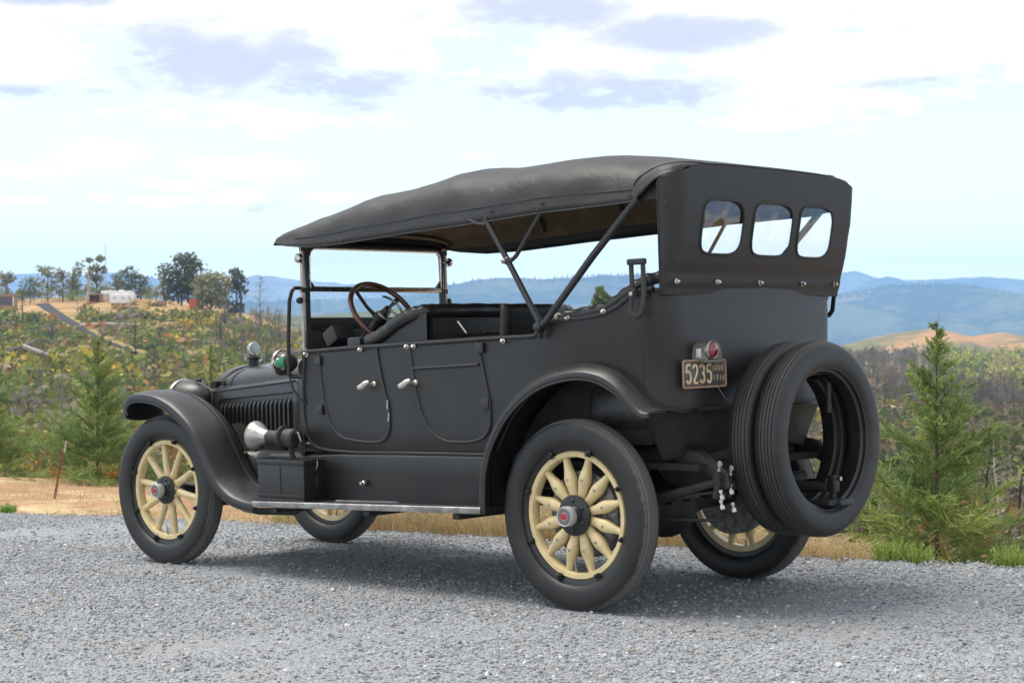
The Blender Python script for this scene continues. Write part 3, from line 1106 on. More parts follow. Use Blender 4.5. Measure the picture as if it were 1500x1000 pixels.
# ---- burnt and green woods on the right hand slopes
def bare_wood(name, n, pxr, dr, seed, label, hr=(6, 11), shade=(.125, .112, .105)):
    g = np.random.default_rng(seed)
    px = g.uniform(*pxr, n)
    d = g.uniform(*dr, n)
    z = ter(px, d)
    x = (px - 750) / FPX * d
    L = Leaves()
    for i in range(n):
        h = g.uniform(*hr) * (.6 + .4 * g.uniform())
        c = np.array([shade]) * g.uniform(.55, 1.45)
        b = np.array([x[i], d[i], z[i] - .2])
        top = b + np.array([g.normal() * .06 * h, g.normal() * .06 * h, h])
        L.strips(b[None], top[None], .010 * h + .03, c * .7)
        m = 46
        f = g.uniform(.25, .98, m)
        o = b + (top - b) * f[:, None]
        a = g.uniform(0, 6.28, m)
        ln = h * .34 * (1.1 - f) * g.uniform(.5, 1.3, m) + .2
        e = o + np.c_[np.cos(a) * ln, np.sin(a) * ln, ln * g.uniform(.2, 1.3, m)]
        L.strips(o, e, .0045 * h + .012, np.repeat(c, m, 0))
        k = 90
        q = g.integers(0, m, k)
        f2 = g.uniform(.3, 1, k)[:, None]
        o2 = o[q] * (1 - f2) + e[q] * f2
        e2 = o2 + g.normal(size=(k, 3)) * h * .06 + np.array([0, 0, h * .03])
        L.strips(o2, e2, .0028 * h + .008, np.repeat(c * 1.1, k, 0))
    tag(L.build(name, M['leaf']), label, 'wood', kind='stuff')


def leafy_wood(name, n, pxr, dr, seed, label, pal, hr=(5, 10), leaves=130, keepf=None):
    g = np.random.default_rng(seed)
    px = g.uniform(*pxr, n)
    d = g.uniform(*dr, n)
    if keepf is not None:
        k = keepf(px, d, g)
        px, d = px[k], d[k]
    z = ter(px, d)
    x = (px - 750) / FPX * d
    L = Leaves()
    for i in range(len(px)):
        h = g.uniform(*hr)
        m = leaves
        nb = 6
        bc = np.c_[g.normal(size=(nb, 2)) * h * .17, g.uniform(.3, .8, nb) * h]
        q = g.integers(0, nb, m)
        dd = g.normal(size=(m, 3))
        dd /= np.linalg.norm(dd, axis=1, keepdims=True)
        c = bc[q] + dd * h * .2 * g.uniform(.4, 1.1, (m, 1)) + np.array([x[i], d[i], z[i]])
        col = pal[g.integers(0, len(pal))]
        L.quads(c, h * g.uniform(.03, .055, m), jit(col, m, .3))
        L.strips(np.array([[x[i], d[i], z[i] - .2]]), np.array([[x[i], d[i], z[i] + h * .5]]), h * .02, np.array([[.06, .05, .04]]))
    tag(L.build(name, M['leaf']), label, 'wood', kind='stuff')


bare_wood('burnt_wood', 900, (1090, 1560), (300, 800), 81, 'grey leafless burnt wood on the slope at right', hr=(4.5, 8.5), shade=(.17, .15, .135))
bare_wood('burnt_wood', 150, (1180, 1560), (170, 420), 82, 'scattered grey leafless trees below the burnt wood', hr=(4, 8))
bare_wood('burnt_wood', 90, (320, 560), (250, 385), 83, 'grey leafless brush on the right shoulder of the hill', hr=(3, 6.5), shade=(.15, .13, .12))
bare_wood('burnt_wood', 60, (-60, 330), (90, 330), 84, 'thin leafless trees scattered over the hill scrub', hr=(2.5, 5))
leafy_wood('green_wood', 430, (1375, 1800), (360, 840), 85, 'bright yellow green wood on the slope at the right edge', [(.44, .43, .12), (.33, .37, .11), (.20, .26, .08), (.38, .36, .15)], hr=(4.5, 9),
           keepf=lambda p, d, g: p > 1405 + g.uniform(-45, 45, len(p)) - (d - 400) * .10)
leafy_wood('ridge_brush', 130, (-60, 235), (388, 425), 87, 'low grey green brush along the hill top behind the road and trailers', [(.22, .22, .12), (.18, .20, .09), (.27, .24, .17), (.15, .18, .07)], hr=(1.6, 4.2), leaves=90)
leafy_wood('ridge_brush', 60, (285, 470), (380, 420), 88, 'low brush under the oaks at the right end of the hill top', [(.22, .22, .12), (.27, .24, .17)], hr=(1.2, 3), leaves=80)
leafy_wood('green_wood', 60, (1080, 1400), (700, 840), 86, 'thin green crowns among the grey wood', [(.16, .16, .085), (.13, .145, .07)], hr=(6, 10))

# ================================================================== the hill top: road, trailers, sheds, poles, trees
rp = [hit(px, py) for px, py in ROAD_PX]
rp = [at(58, 444.5, 398)] + rp
rv = []
dense = []
for a, b in zip(rp[:-1], rp[1:]):
    for k in range(8):
        dense.append(a.lerp(b, k / 8))
dense.append(rp[-1])
sm = []
for i in range(len(dense)):
    lo, hi = max(0, i - 6), min(len(dense), i + 7)
    s_ = Vector((0, 0, 0))
    for q in dense[lo:hi]:
        s_ += q
    sm.append(s_ / (hi - lo))
for i, p in enumerate(sm):
    d = (sm[min(i + 1, len(sm) - 1)] - sm[max(i - 1, 0)])
    n = Vector((d.y, -d.x, 0)).normalized()
    rr = []
    wd = 1.0 - .65 * min(1, i / len(sm) * 1.3)
    for o in (-1.6, -1.3, -.7, 0, .7, 1.3, 1.6):
        q = p + n * o * wd
        z = ter_xy(q.x, q.y) + (.25 if abs(o) < 1.5 else -.4)
        rr.append((q.x, q.y, z))
    rv.append(rr)
mb = MB()
mb.grid(rv)
tag(mb.build('hill_road', M['asphalt']), kind='structure')

M['white_metal'] = mat('white_siding', (0.74, 0.75, 0.76), 0.5, var=.05, vscale=2)
M['dark_window'] = mat('trailer_window', (0.42, 0.44, 0.46), 0.25)
M['orange_wood'] = mat('orange_boards', (0.42, 0.20, 0.07), 0.7, var=.2, vscale=2)
M['brown_roof'] = mat('tan_roof', (0.34, 0.22, 0.14), 0.8, var=.1, vscale=2)
M['dark_door'] = mat('slate_door', (0.085, 0.08, 0.095), 0.6)
M['pole_wood'] = mat('pole_wood', (0.42, 0.30, 0.19), 0.8, var=.15, vscale=2)
M['red_boards'] = mat('red_boards', (0.42, 0.085, 0.035), 0.7, var=.15, vscale=3)
M['teal_roof'] = mat('teal_roof', (0.10, 0.30, 0.27), 0.6)
M['rust_red'] = mat('rusty_red_post', (0.20, 0.06, 0.04), 0.7, var=.3, vscale=14)


def base(px, depth, dz=0.0):
    return Vector(((px - 750) / FPX * depth, depth, float(ter(px, depth)) + dz))


def trailer(px0, px1, py0, py1, depth, label, awning):
    w = (px1 - px0) / FPX * depth
    cx = (px0 + px1) / 2
    zb = CAMZ + (500 - py1) / FPX * depth
    zt = CAMZ + (500 - py0) / FPX * depth
    root = empty('travel_trailer', ((cx - 750) / FPX * depth, depth, zb))
    tag(root, label, 'trailer', 'white trailers parked on the hill top')
    h = zt - zb
    b = MB().box((0, 0, h * .57), (w, 2.4, h * .86), bev=.22)
    b.build('body', M['white_metal'], root)
    MB().box((w * .12, 0, h * 1.04), (1.0, .8, .28), bev=.06).build('roof_vent', M['white_metal'], root)
    MB().box((-w * .25, .2, h * 1.02), (.5, .5, .18), bev=.04).build('roof_vent', M['white_metal'], root)
    for k in (-.3, .05, .32):
        MB().box((w * k, -1.205, h * .64), (w * .13, .04, h * .2), bev=.015).build('window', M['dark_window'], root)
    for k in (-.08, .08):
        MB().lathe([(0, -.1), (.3, -.1), (.33, 0), (.3, .1), (0, .1)], (w * k, -1.0, .3), (0, 1, 0), 16).build('wheel', M['dark'], root)
    MB().box((0, 0, .24), (w * .9, 1.6, .12)).build('frame', M['chassis'], root)
    return root


trailer(162.5, 198, 430.5, 447, 372, 'bright white boxy travel trailer, the nearer of two on the hill top', False)
trailer(149.5, 196, 426, 443, 384, 'long white travel trailer standing behind the nearer one on the hill top', False)


def shed(name, px0, px1, py0, py1, depth, label, wallm, roofm, cat, door=None, slope=.0, open_front=False):
    w = (px1 - px0) / FPX * depth
    cx = (px0 + px1) / 2
    zb = CAMZ + (500 - py1) / FPX * depth
    h = (py1 - py0) / FPX * depth
    root = empty(name, ((cx - 750) / FPX * depth, depth, zb))
    tag(root, label, cat)
    b = MB()
    if open_front:
        b.box((0, 1.4, h * .42), (w * .94, .12, h * .84))
        b.box((-w * .46, 0, h * .42), (.14, 2.8, h * .84))
        b.box((w * .46, 0, h * .42), (.14, 2.8, h * .84))
    else:
        b.box((0, 0, h * .42 - .2), (w * .94, 3.0, h * .84 + .4), bev=.02)
    b.build('wall', wallm, root)
    r = MB()
    rot = Matrix.Rotation(slope, 3, 'Y')
    r.box((0, 0, h * .91), (w * 1.04, 3.5, h * .13), rot, bev=.02)
    r.build('roof', roofm, root)
    if door:
        MB().box((w * door[0], -1.52, h * .40), (w * door[1], .06, h * .70), bev=.01).build('door', M['dark_door'], root)
        for s_ in (1, -1):
            MB().box((w * (door[0] + s_ * (door[1] / 2 + .03)), -1.53, h * .41), (w * .04, .07, h * .80)).build('door_trim', M['white_metal'], root)
    return root


shed('garage', -14, 24, 431, 448, 372, 'low tan garage with a slate grey door at the left edge of the hill', M['brown_roof'], M['brown_roof'], 'garage', door=(.12, .62))
shed('wooden_shed', 131, 149.5, 430, 444, 380, 'open orange boarded shed between the tall pole and the white trailers', M['orange_wood'], M['brown_roof'], 'shed', open_front=True)
shed('small_red_shed', 278.5, 289, 434, 450, 372, 'little red shed with a teal roof below the big oaks', M['red_boards'], M['teal_roof'], 'shed', slope=R(8))


def pole(px, py0, py1, depth, label, arm=True, rad=.16, m_='pole_wood'):
    zt = CAMZ + (500 - py0) / FPX * depth
    b = base(px, depth, -.3)
    root = empty('utility_pole', b)
    tag(root, label, 'pole', 'poles on the hill top')
    h = zt - b.z
    MB().tube([(0, 0, 0), (0, 0, h * .5), (0, 0, h)], [rad, rad * .9, rad * .75], 8).build('pole', M[m_], root)
    if arm:
        MB().box((0, -.12, h * .94), (1.5, .12, .14)).build('crossarm', M[m_], root)
    else:
        MB().tube([(-.35, 0, h * .93), (.35, 0, h * .93)], .03, 5).build('crossarm', M[m_], root)


pole(129.5, 391, 444, 378, 'tallest wooden pole beside the orange shed', arm=False, rad=.24)
pole(234.5, 400, 444, 380, 'wooden pole left of the big oaks with a short crossarm')
pole(154.5, 356, 426, 392, 'thin tall mast behind the white trailers', arm=False, rad=.09, m_='pale_wood')

GH = 'trees along the hill top'
hill_tree(10, None, 393, 24, 388, 'airy', 'airy oak at the very left edge of the hill top', GH, n=500)
hill_tree(44, None, 404, 30, 396, 'dark', 'low dark oak above the left end of the hill road', GH, n=600)
hill_tree(70, None, 383, 34, 402, 'airy', 'tall thin grey green oak left of the tall pole', GH, n=460)
hill_tree(92, None, 388, 22, 398, 'grey', 'sparse half bare oak between two airy oaks on the crest', GH, n=300)
hill_tree(107, None, 381, 32, 404, 'airy', 'airy oak with a rounded crown just left of the tall pole', GH, n=560)
hill_tree(142, None, 376, 40, 400, 'airy', 'tallest airy oak behind the orange shed', GH, n=650, blobs=[(-.28, 0, .92, .14, .07), (.1, 0, .95, .2, .08), (-.1, 0, .72, .25, .1), (.25, 0, .7, .18, .1), (0, 0, .5, .22, .12), (-.3, .1, .55, .16, .1)])
hill_tree(171, None, 390, 20, 402, 'airy', 'slender oak above the left end of the trailers', GH, n=280)
hill_tree(192, None, 389, 62, 396, 'dark', 'broad dark green oak behind the white trailers', GH, n=1500,
          blobs=[(-.05, 0, .75, .28, .16), (.2, 0, .6, .28, .16), (-.25, 0, .5, .25, .16), (.1, 0, .35, .36, .18), (.32, 0, .36, .2, .18), (-.02, 0, .93, .12, .06)])
hill_tree(112, None, 421, 36, 386, 'green', 'round bright green bush beside the hill road', GH, n=700, name='round_bush', blobs=[(0, 0, .5, .4, .42), (-.25, 0, .4, .25, .34), (.25, 0, .4, .25, .36)])
hill_tree(266, None, 370, 68, 384, 'dark', 'largest oak on the hill top, dark and dense with a grey left side', GH, n=2300,
          blobs=[(0.05, 0, .86, .30, .13), (.25, 0, .74, .26, .15), (-.25, 0, .62, .26, .17), (.05, 0, .55, .34, .18), (-.3, 0, .4, .22, .14), (.2, 0, .42, .3, .16), (-.05, 0, .32, .25, .12)])
hill_tree(309, None, 391, 62, 376, 'olive', 'olive green oak standing in front of the largest oak', GH, n=2000,
          blobs=[(0, 0, .75, .3, .17), (-.25, 0, .6, .25, .2), (.25, 0, .66, .26, .2), (0, 0, .45, .4, .2), (.2, 0, .35, .3, .18), (-.25, 0, .36, .25, .16)])
hill_tree(345, None, 389, 34, 382, 'dark', 'dark oak leaning out at the right end of the hill top trees', GH, n=800, lean=.1,
          blobs=[(0.0, 0, .86, .3, .10), (.15, 0, .7, .36, .14), (.3, 0, .52, .24, .12), (-.1, 0, .62, .3, .12), (.2, 0, .4, .14, .06)])
hill_tree(62, None, 466, 22, 330, 'dark', 'dark round bush below the bend of the hill road', GH, n=500, name='round_bush', blobs=[(0, 0, .5, .42, .45), (.2, 0, .4, .3, .4)])
hill_tree(219, None, 421, 26, 392, 'green', 'green bush behind the right end of the trailers', GH, n=400, name='round_bush', blobs=[(0, 0, .5, .42, .42), (.2, 0, .4, .3, .36)])
rb = hill_tree(79, None, 468, 14, 333, 'olive', 'small orange bush beside the dark round bush', GH, n=10, name='round_bush', blobs=[(0, 0, .5, .42, .45)])
for ch in list(rb.children):
    if ch.name.startswith('crown'):
        bpy.data.objects.remove(ch)
L = Leaves()
L.quads(crown_points([(0, 0, .9, .9, .9, .9)], 260), .1, jit((.42, .17, .06), 260, .25))
L.build('crown', M['leaf'], rb)
hill_tree(880, None, 421, 26, 150, 'pine', 'green pine seen behind the car between the top irons and the rear strap', GH, n=4200, name='pine_tree', blobs=[(0, 0, .98, .10, .02), (0, 0, .95, .3, .02), (.05, 0, .92, .4, .025), (-.05, 0, .88, .45, .03), (0, 0, .8, .7, .06), (0, 0, .65, .9, .1), (0, 0, .5, 1.05, .12), (0, 0, .34, 1.2, .12), (0, 0, .2, 1.2, .10)])

GS = 'dead trees and snags on the hill'
snag(381, 482, 400, 'tall bare conifer skeleton at the right shoulder of the hill', GS, 'grey_twig', branches=46, w=.011, spread=.30)
snag(404, 470, 437, 'short bare snag right of the tall conifer skeleton', GS, 'grey_twig', branches=16, w=.012, spread=.2)
snag(323, 506, 462, 'straight black burnt trunk without branches', GS, 'burnt', branches=0, w=.035)
snag(33, 476, 425, 'black burnt trunk forking below the garage', GS, 'burnt', branches=7, w=.026, spread=.3)
snag(55, 524, 499, 'short black stump like trunk on the left slope', GS, 'burnt', branches=2, w=.05)
snag(198, 532, 470, 'burnt thin tree with fine twigs beside the lower road', GS, 'burnt', branches=26, w=.018, spread=.3)
snag(9, 578, 545, 'charred snag at the left edge above the young conifer', GS, 'burnt', branches=5, w=.05)
snag(114, 468, 425, 'thin bare grey sapling beside the hill road', GS, 'grey_twig', branches=18, w=.012, spread=.3)
snag(62, 640, 560, 'grey bare tree in the ravine between the young conifers', GS, 'grey_twig', branches=34, w=.016, spread=.4)
snag(46, 668, 628, 'bleached forked trunk in the ravine, left one', GS, 'pale_wood', depth=48, branches=5, w=.03, spread=.5, lean=.1)
snag(70, 672, 636, 'bleached leaning trunk in the ravine, middle one', GS, 'pale_wood', depth=46, branches=4, w=.03, spread=.5, lean=-.5)
snag(92, 668, 632, 'bleached trunk in the ravine close to the red post', GS, 'pale_wood', depth=47, branches=5, w=.028, spread=.5)
snag(210, 590, 556, 'pale dead trunk just above the front mudguard tip', GS, 'pale_wood', branches=4, w=.035, spread=.3, lean=.2)
snag(1463, 745, 612, 'pale slanting dead trunk behind the young conifer at right', GS, 'pale_wood', depth=40, branches=8, w=.013, lean=-.08, spread=.2)
snag(1440, 760, 620, 'black burnt trunk with crooked branches behind the young conifer at right', GS, 'burnt', depth=38, branches=16, w=.018, lean=.1, spread=.35)
snag(1488, 770, 640, 'charred leaning tree at the right edge of the photo', GS, 'burnt', depth=36, branches=14, w=.018, lean=.12, spread=.35)
snag(1420, 600, 560, 'small black snag in the grey wood', GS, 'burnt', branches=4, w=.03)
for (px, py, ln, ang, lab) in ((80, 532, 9, -.45, 'bleached fallen log on the left slope'), (12, 520, 10, .4, 'grey fallen trunk near the left edge'),
                               (390, 522, 16, .05, 'grey fallen trunk low on the hill shoulder'), (165, 480, 12, .02, 'pale fallen log beside the upper road')):
    b = hit(px, py)
    root = empty('fallen_log', b + Vector((0, 0, .5)))
    tag(root, lab, 'log', 'fallen logs on the hill')
    h = ln / 2
    MB().tube([(-h, 0, -h * math.sin(ang)), (-h * .3, .2, -h * .3 * math.sin(ang) + .2), (h * .4, 0, h * .4 * math.sin(ang)), (h, .1, h * math.sin(ang))], [.32, .3, .25, .1], 7).build('trunk', M['pale_wood'] if 'bleached' in lab or 'pale' in lab else M['grey_twig'], root)
    MB().tube([(h * .3, 0, 0), (h * .6, -.5, 1.0)], [.12, .04], 5).build('branch', M['pale_wood'] if 'bleached' in lab or 'pale' in lab else M['grey_twig'], root)

# leaning red steel post in the straw
b = at(80, 712, 16.8)
b.z = float(ter(80, 16.8))
root = empty('fence_post', b)
tag(root, 'leaning rusty red steel post with a pale tip beside the young conifer', 'post')
hp = .56
MB().box((.035, 0, hp * .42), (.012, .012, hp * .92), Matrix.Rotation(.17, 3, 'Y')).box((.045, .014, hp * .42), (.004, .018, hp * .92), Matrix.Rotation(.17, 3, 'Y')).build('post', M['rust_red'], root)
MB().box((.106, 0, hp * .93), (.016, .016, hp * .20), Matrix.Rotation(.17, 3, 'Y')).build('tip', M['pale_wood'], root)

# ---- straw grass on the verge
def straw(name, n, pxr, seed, label, dmax=4.5, hr=(.05, .14), dense_mid=True):
    g = np.random.default_rng(seed)
    px = g.uniform(*pxr, n)
    ye_ = np.interp(px, _ex, _ey)
    d = ye_ + .06 + g.uniform(0, 1, n) ** 1.5 * dmax
    x = (px - 750) / FPX * d
    cl = smooth_noise(x, d, seed, .5) + smooth_noise(x, d, seed + 1, 1.4)
    thick = np.interp(px, [0, 330, 420, 560, 800, 1200, 1290, 1500], [.0, .05, .25, .8, .8, .35, .0, .0])
    keep = cl * .6 + g.uniform(-.9, .7, n) + thick > .15
    px, d, x, thick = px[keep], d[keep], x[keep], thick[keep]
    n = len(px)
    z = ter(px, d)
    h = g.uniform(*hr, n) * (.7 + .9 * thick)
    a = g.uniform(0, 6.28, n)
    ln = h * g.uniform(.2, 1.1, n)
    p0 = np.c_[x, d, z - .01]
    p1 = p0 + np.c_[np.cos(a) * ln * .5, np.sin(a) * ln * .5, h * .75]
    p2 = p1 + np.c_[np.cos(a) * ln * .6, np.sin(a) * ln * .6, h * .12]
    c = jit((.54, .43, .25), n, .25)
    q = g.uniform(size=n) < .14
    c[q] = jit((.40, .24, .12), q.sum(), .2)
    q = (g.uniform(size=n) < .10)
    c[q] = jit((.22, .24, .08), q.sum(), .2)
    L = Leaves()
    L.strips(p0, p1, .0022, c)
    L.strips(p1, p2, .0016, c)
    tag(L.build(name, M['leaf']), label, 'grass', kind='stuff')


straw('dry_grass', 46000, (-150, 1290), 91, 'dry straw grass along the edge of the gravel', dmax=6.5)
straw('dry_grass', 15000, (400, 1290), 92, 'taller straw grass beyond the edge of the gravel under the car', dmax=2.2, hr=(.10, .24))


def weed(px, d_off, h, w, label, col=(.27, .36, .09), n=170):
    ye_ = float(np.interp(px, _ex, _ey))
    d = ye_ + d_off
    b = Vector(((px - 750) / FPX * d, d, float(ter(px, d)) if d_off > .2 else gz((px - 750) / FPX * d, d) - .02))
    L = Leaves()
    a = rng.uniform(0, 6.28, n)
    r0 = rng.uniform(0, .4, n) * w
    p0 = np.c_[np.cos(a) * r0, np.sin(a) * r0, 0 * a]
    hh = h * rng.uniform(.35, 1.05, n)
    p1 = p0 + np.c_[np.cos(a) * w * .35 * rng.uniform(0, 1, n), np.sin(a) * w * .35 * rng.uniform(0, 1, n), hh]
    c = jit(col, n, .3)
    L.strips(p0, p1, .004, c)
    f = rng.uniform(.3, 1, (n * 3, 1))
    k = np.arange(n * 3) % n
    o = p0[k] * (1 - f) + p1[k] * f
    L.strips(o, o + rng.normal(size=(n * 3, 3)) * h * .07 + np.array([0, 0, h * .06]), .0035, c[k])
    o = L.build('green_weed', M['leaf'])
    o.location = b
    tag(o, label, 'weed', 'green weeds along the gravel edge')


weed(1304, .1, .15, .22, 'green weed at the gravel edge just right of the spare tyres')
weed(1345, .1, .12, .18, 'green weed below the middle of the right conifer')
weed(1478, .1, .13, .18, 'green weed at the right edge of the photo')
weed(1250, .5, .10, .16, 'low weed under the spare tyres by the gravel edge', (.26, .25, .08))
weed(612, .5, .20, .16, 'upright blue green weed behind the running board', (.15, .21, .07))
weed(420, .35, .10, .22, 'bright green weed behind the left front wheel', (.17, .26, .05))
weed(560, .3, .10, .14, 'dark green weed beside the far front wheel', (.12, .19, .05))
weed(12, .2, .09, .14, 'small bright green weed at the left edge of the photo', (.13, .28, .04))
weed(985, .4, .15, .22, 'tall pale green weed between the rear wheels', (.24, .26, .08))

# ---- loose stones over the gravel sheet: uncountable, instanced
protos = []
for k in range(5):
    bm = bmesh.new()
    bmesh.ops.create_icosphere(bm, subdivisions=1, radius=1.0)
    g = random.Random(300 + k)
    ax = Vector((g.uniform(.7, 1.2), g.uniform(.6, 1.0), g.uniform(.45, .75)))
    for v in bm.verts:
        s_ = g.uniform(.72, 1.18)
        v.co = Vector((v.co.x * ax.x * s_, v.co.y * ax.y * s_, v.co.z * ax.z * s_))
    me = bpy.data.meshes.new('stone_shape')
    bm.to_mesh(me)
    bm.free()
    me.materials.append(M['stone'])
    protos.append(bpy.data.objects.new('stone_shape', me))


def stones(name, n, ylo, yhi, smin, smax, seed, label, clump=0.0):
    g = np.random.default_rng(seed)
    y = np.sqrt(g.uniform(ylo ** 2, yhi ** 2, n))
    px = g.uniform(-650, 2150, n)
    x = (px - 750) / FPX * y
    keep = y < np.interp(px, _ex, _ey) + .03 + g.uniform(-.12, .22, n) ** 1
    pt = smooth_noise(x, y, 5, .9) + .7 * smooth_noise(x, y, 6, .33)
    keep &= pt * clump + g.uniform(-.75, 1.0, n) > -.25
    x, y = x[keep], y[keep]
    n = len(x)
    s = smin + (smax - smin) * g.uniform(0, 1, n) ** 3.0
    z = np.array([gz(a, b) for a, b in zip(x, y)]) + s * .18 + .006 * smooth_noise(x, y, 21, .7)
    me = bpy.data.meshes.new(name)
    me.vertices.add(n)
    me.vertices.foreach_set('co', np.c_[x, y, z].astype(np.float32).ravel())
    a = me.attributes.new('siz', 'FLOAT', 'POINT')
    a.data.foreach_set('value', s.astype(np.float32))
    a = me.attributes.new('rot', 'FLOAT_VECTOR', 'POINT')
    a.data.foreach_set('vector', np.c_[g.normal(0, .35, n), g.normal(0, .35, n), g.uniform(0, 6.28, n)].astype(np.float32).ravel())
    o = bpy.data.objects.new(name, me)
    COL.objects.link(o)
    ng = bpy.data.node_groups.new('scatter_stones', 'GeometryNodeTree')
    ng.interface.new_socket('Geometry', in_out='INPUT', socket_type='NodeSocketGeometry')
    ng.interface.new_socket('Geometry', in_out='OUTPUT', socket_type='NodeSocketGeometry')
    t = NT(ng)
    gi = t.n('NodeGroupInput')
    go = t.n('NodeGroupOutput')
    ins = t.n('GeometryNodeInstanceOnPoints')
    j = t.n('GeometryNodeJoinGeometry')
    for p in reversed(protos):
        ob = t.n('GeometryNodeObjectInfo')
        ob.inputs['Object'].default_value = p
        ob.inputs['As Instance'].default_value = True
        t.l.new(ob.outputs['Geometry'], j.inputs[0])
    ns = t.n('GeometryNodeInputNamedAttribute', data_type='FLOAT')
    ns.inputs['Name'].default_value = 'siz'
    nr_ = t.n('GeometryNodeInputNamedAttribute', data_type='FLOAT_VECTOR')
    nr_.inputs['Name'].default_value = 'rot'
    t.l.new(gi.outputs[0], ins.inputs['Points'])
    t.l.new(j.outputs[0], ins.inputs['Instance'])
    ins.inputs['Pick Instance'].default_value = True
    t.l.new(nr_.outputs[0], ins.inputs['Rotation'])
    t.l.new(ns.outputs[0], ins.inputs['Scale'])
    t.l.new(ins.outputs[0], go.inputs[0])
    md = o.modifiers.new('scatter', 'NODES')
    md.node_group = ng
    tag(o, label, 'gravel', kind='stuff')


stones('loose_gravel', 430000, 4.4, 15.0, .0030, .0135, 101, 'fine grey blue gravel stones covering the ground', 1.5)
stones('loose_gravel', 12000, 4.4, 15.0, .011, .022, 102, 'scattered larger pale stones on the gravel', .5)

# ================================================================== the touring car (x forward, y to its left, z up, metres)
car = empty('touring_car', CAR_T)
car.rotation_euler = CAR_M.to_euler()
tag(car, 'matte black 1910s open touring car with its folding top up and cream spoked wheels', 'car')


def ip(x, pts):
    return float(np.interp(x, [p[0] for p in pts], [p[1] for p in pts]))


def sstep(x, a, b):
    t = min(1, max(0, (x - a) / (b - a)))
    return t * t * (3 - 2 * t)


WPTS = [(-.45, .74), (-.2, .74), (.5, .715), (1.3, .675), (2.13, .60), (2.5, .55)]
TOPZ = [(-.70, 1.560), (-.603, 1.548), (-.489, 1.537), (-.427, 1.518), (-.342, 1.470), (-.256, 1.436), (-.146, 1.424), (-.01, 1.416), (.13, 1.412), (.178, 1.392), (.196, 1.350), (.204, 1.339),
        (.63, 1.336), (.95, 1.329), (1.41, 1.318), (1.66, 1.316), (2.13, 1.301), (2.2, 1.30)]
ARCH = [(.558, .451), (.552, .56), (.542, .66), (.504, .775), (.460, .850), (.404, .927), (.340, .990), (.268, 1.045), (.18, 1.095), (.085, 1.130), (-.02, 1.152), (-.123, 1.161), (-.20, 1.155), (-.275, 1.137),
        (-.34, 1.105), (-.398, 1.064), (-.445, 1.018), (-.485, .985), (-.508, .971), (-.525, .966), (-.545, .965), (-.56, .966)]
BOTZ = [(-.70, .955), (-.45, 1.00), (-.398, 1.07), (-.275, 1.13), (-.123, 1.155), (.085, 1.125), (.268, 1.04), (.404, .92), (.504, .77), (.53, .745), (.609, .740), (1.19, .733), (1.686, .723), (1.984, .727), (2.06, .740),
        (2.119, .765), (2.16, .825), (2.185, .925), (2.188, 1.0)]


def wz(x, z):
    """half width of the body"""
    w = ip(x, WPTS)
    if z < .86:
        w -= .018 * ((.86 - z) / .12) ** 2
    if x < .3:
        w -= (1 - sstep(x, -.2, .3)) * .035 * (1 - sstep(z, 1.1, 1.5))
    return w


def side(x, z, off=0.0):
    return Vector((x, wz(x, z) + off, z))


RHO0 = .17


def back_x(z):
    return -.645 + .035 * sstep(z, 1.1, 1.52)


def col_point(c, z):
    """c: ('s', x) side column, ('c', angle) corner column, ('b', fraction) back column"""
    if c[0] == 's':
        return side(c[1], z)
    rho = .15 + .05 * (1 - sstep(z, 1.1, 1.5))
    xb = back_x(z)
    w = wz(-.45, z)
    bow = .025
    if c[0] == 'c':
        a = c[1]
        return Vector((xb + bow * .0 + rho - rho * math.sin(a), w - rho + rho * math.cos(a), z))
    y = (w - rho) * c[1]
    return Vector((xb - bow * (1 - c[1] ** 2), y, z))


# ---- body tub
for mir in (False, True):
    mb = MB(mir)
    cols = []
    xs = list(np.linspace(2.186, 2.0, 14)) + list(np.linspace(1.96, .62, 26)) + list(np.linspace(.60, .21, 22)) + [.204, .2, .196, .19, .184, .178] + list(np.linspace(.165, -.46, 34))
    for x in xs:
        cols.append((('s', x), ip(x, TOPZ), ip(x, BOTZ)))
    for a in np.linspace(0.0, math.pi / 2, 9)[0:]:
        zt = 1.540 + .014 * a / 1.57
        cols.append((('c', a), zt, 1.0 - .045 * min(1, a)))
    for f in np.linspace(.93, 0, 10):
        cols.append((('b', f), 1.556, .955))
    # keep the rear side columns from folding over the corner
    rows = []
    nr = 26
    for c, zt, zb in cols:
        rr = []
        for k in range(nr):
            z = zt + (zb - zt) * k / (nr - 1)
            rr.append(col_point(c, z))
        rows.append(rr)
    mb.grid(rows)
    o = mb.build('body', M['body'], car, smooth=50)
    sol = o.modifiers.new('thickness', 'SOLIDIFY')
    sol.thickness = .018
    sol.offset = -1 if not mir else -1
    break
# one shell: mirror across the centre line
mi = o.modifiers.new('mirror', 'MIRROR')
mi.use_axis = (False, True, False)
mi.use_clip = False
mi.merge_threshold = .002
BODY = o
# move mirror before solidify so the shell is closed
o.modifiers.move(1, 0)


def on_side(pts, off=.0):
    return [side(x, z, off) for x, z in pts]


def both(fn):
    fn(False)
    fn(True)


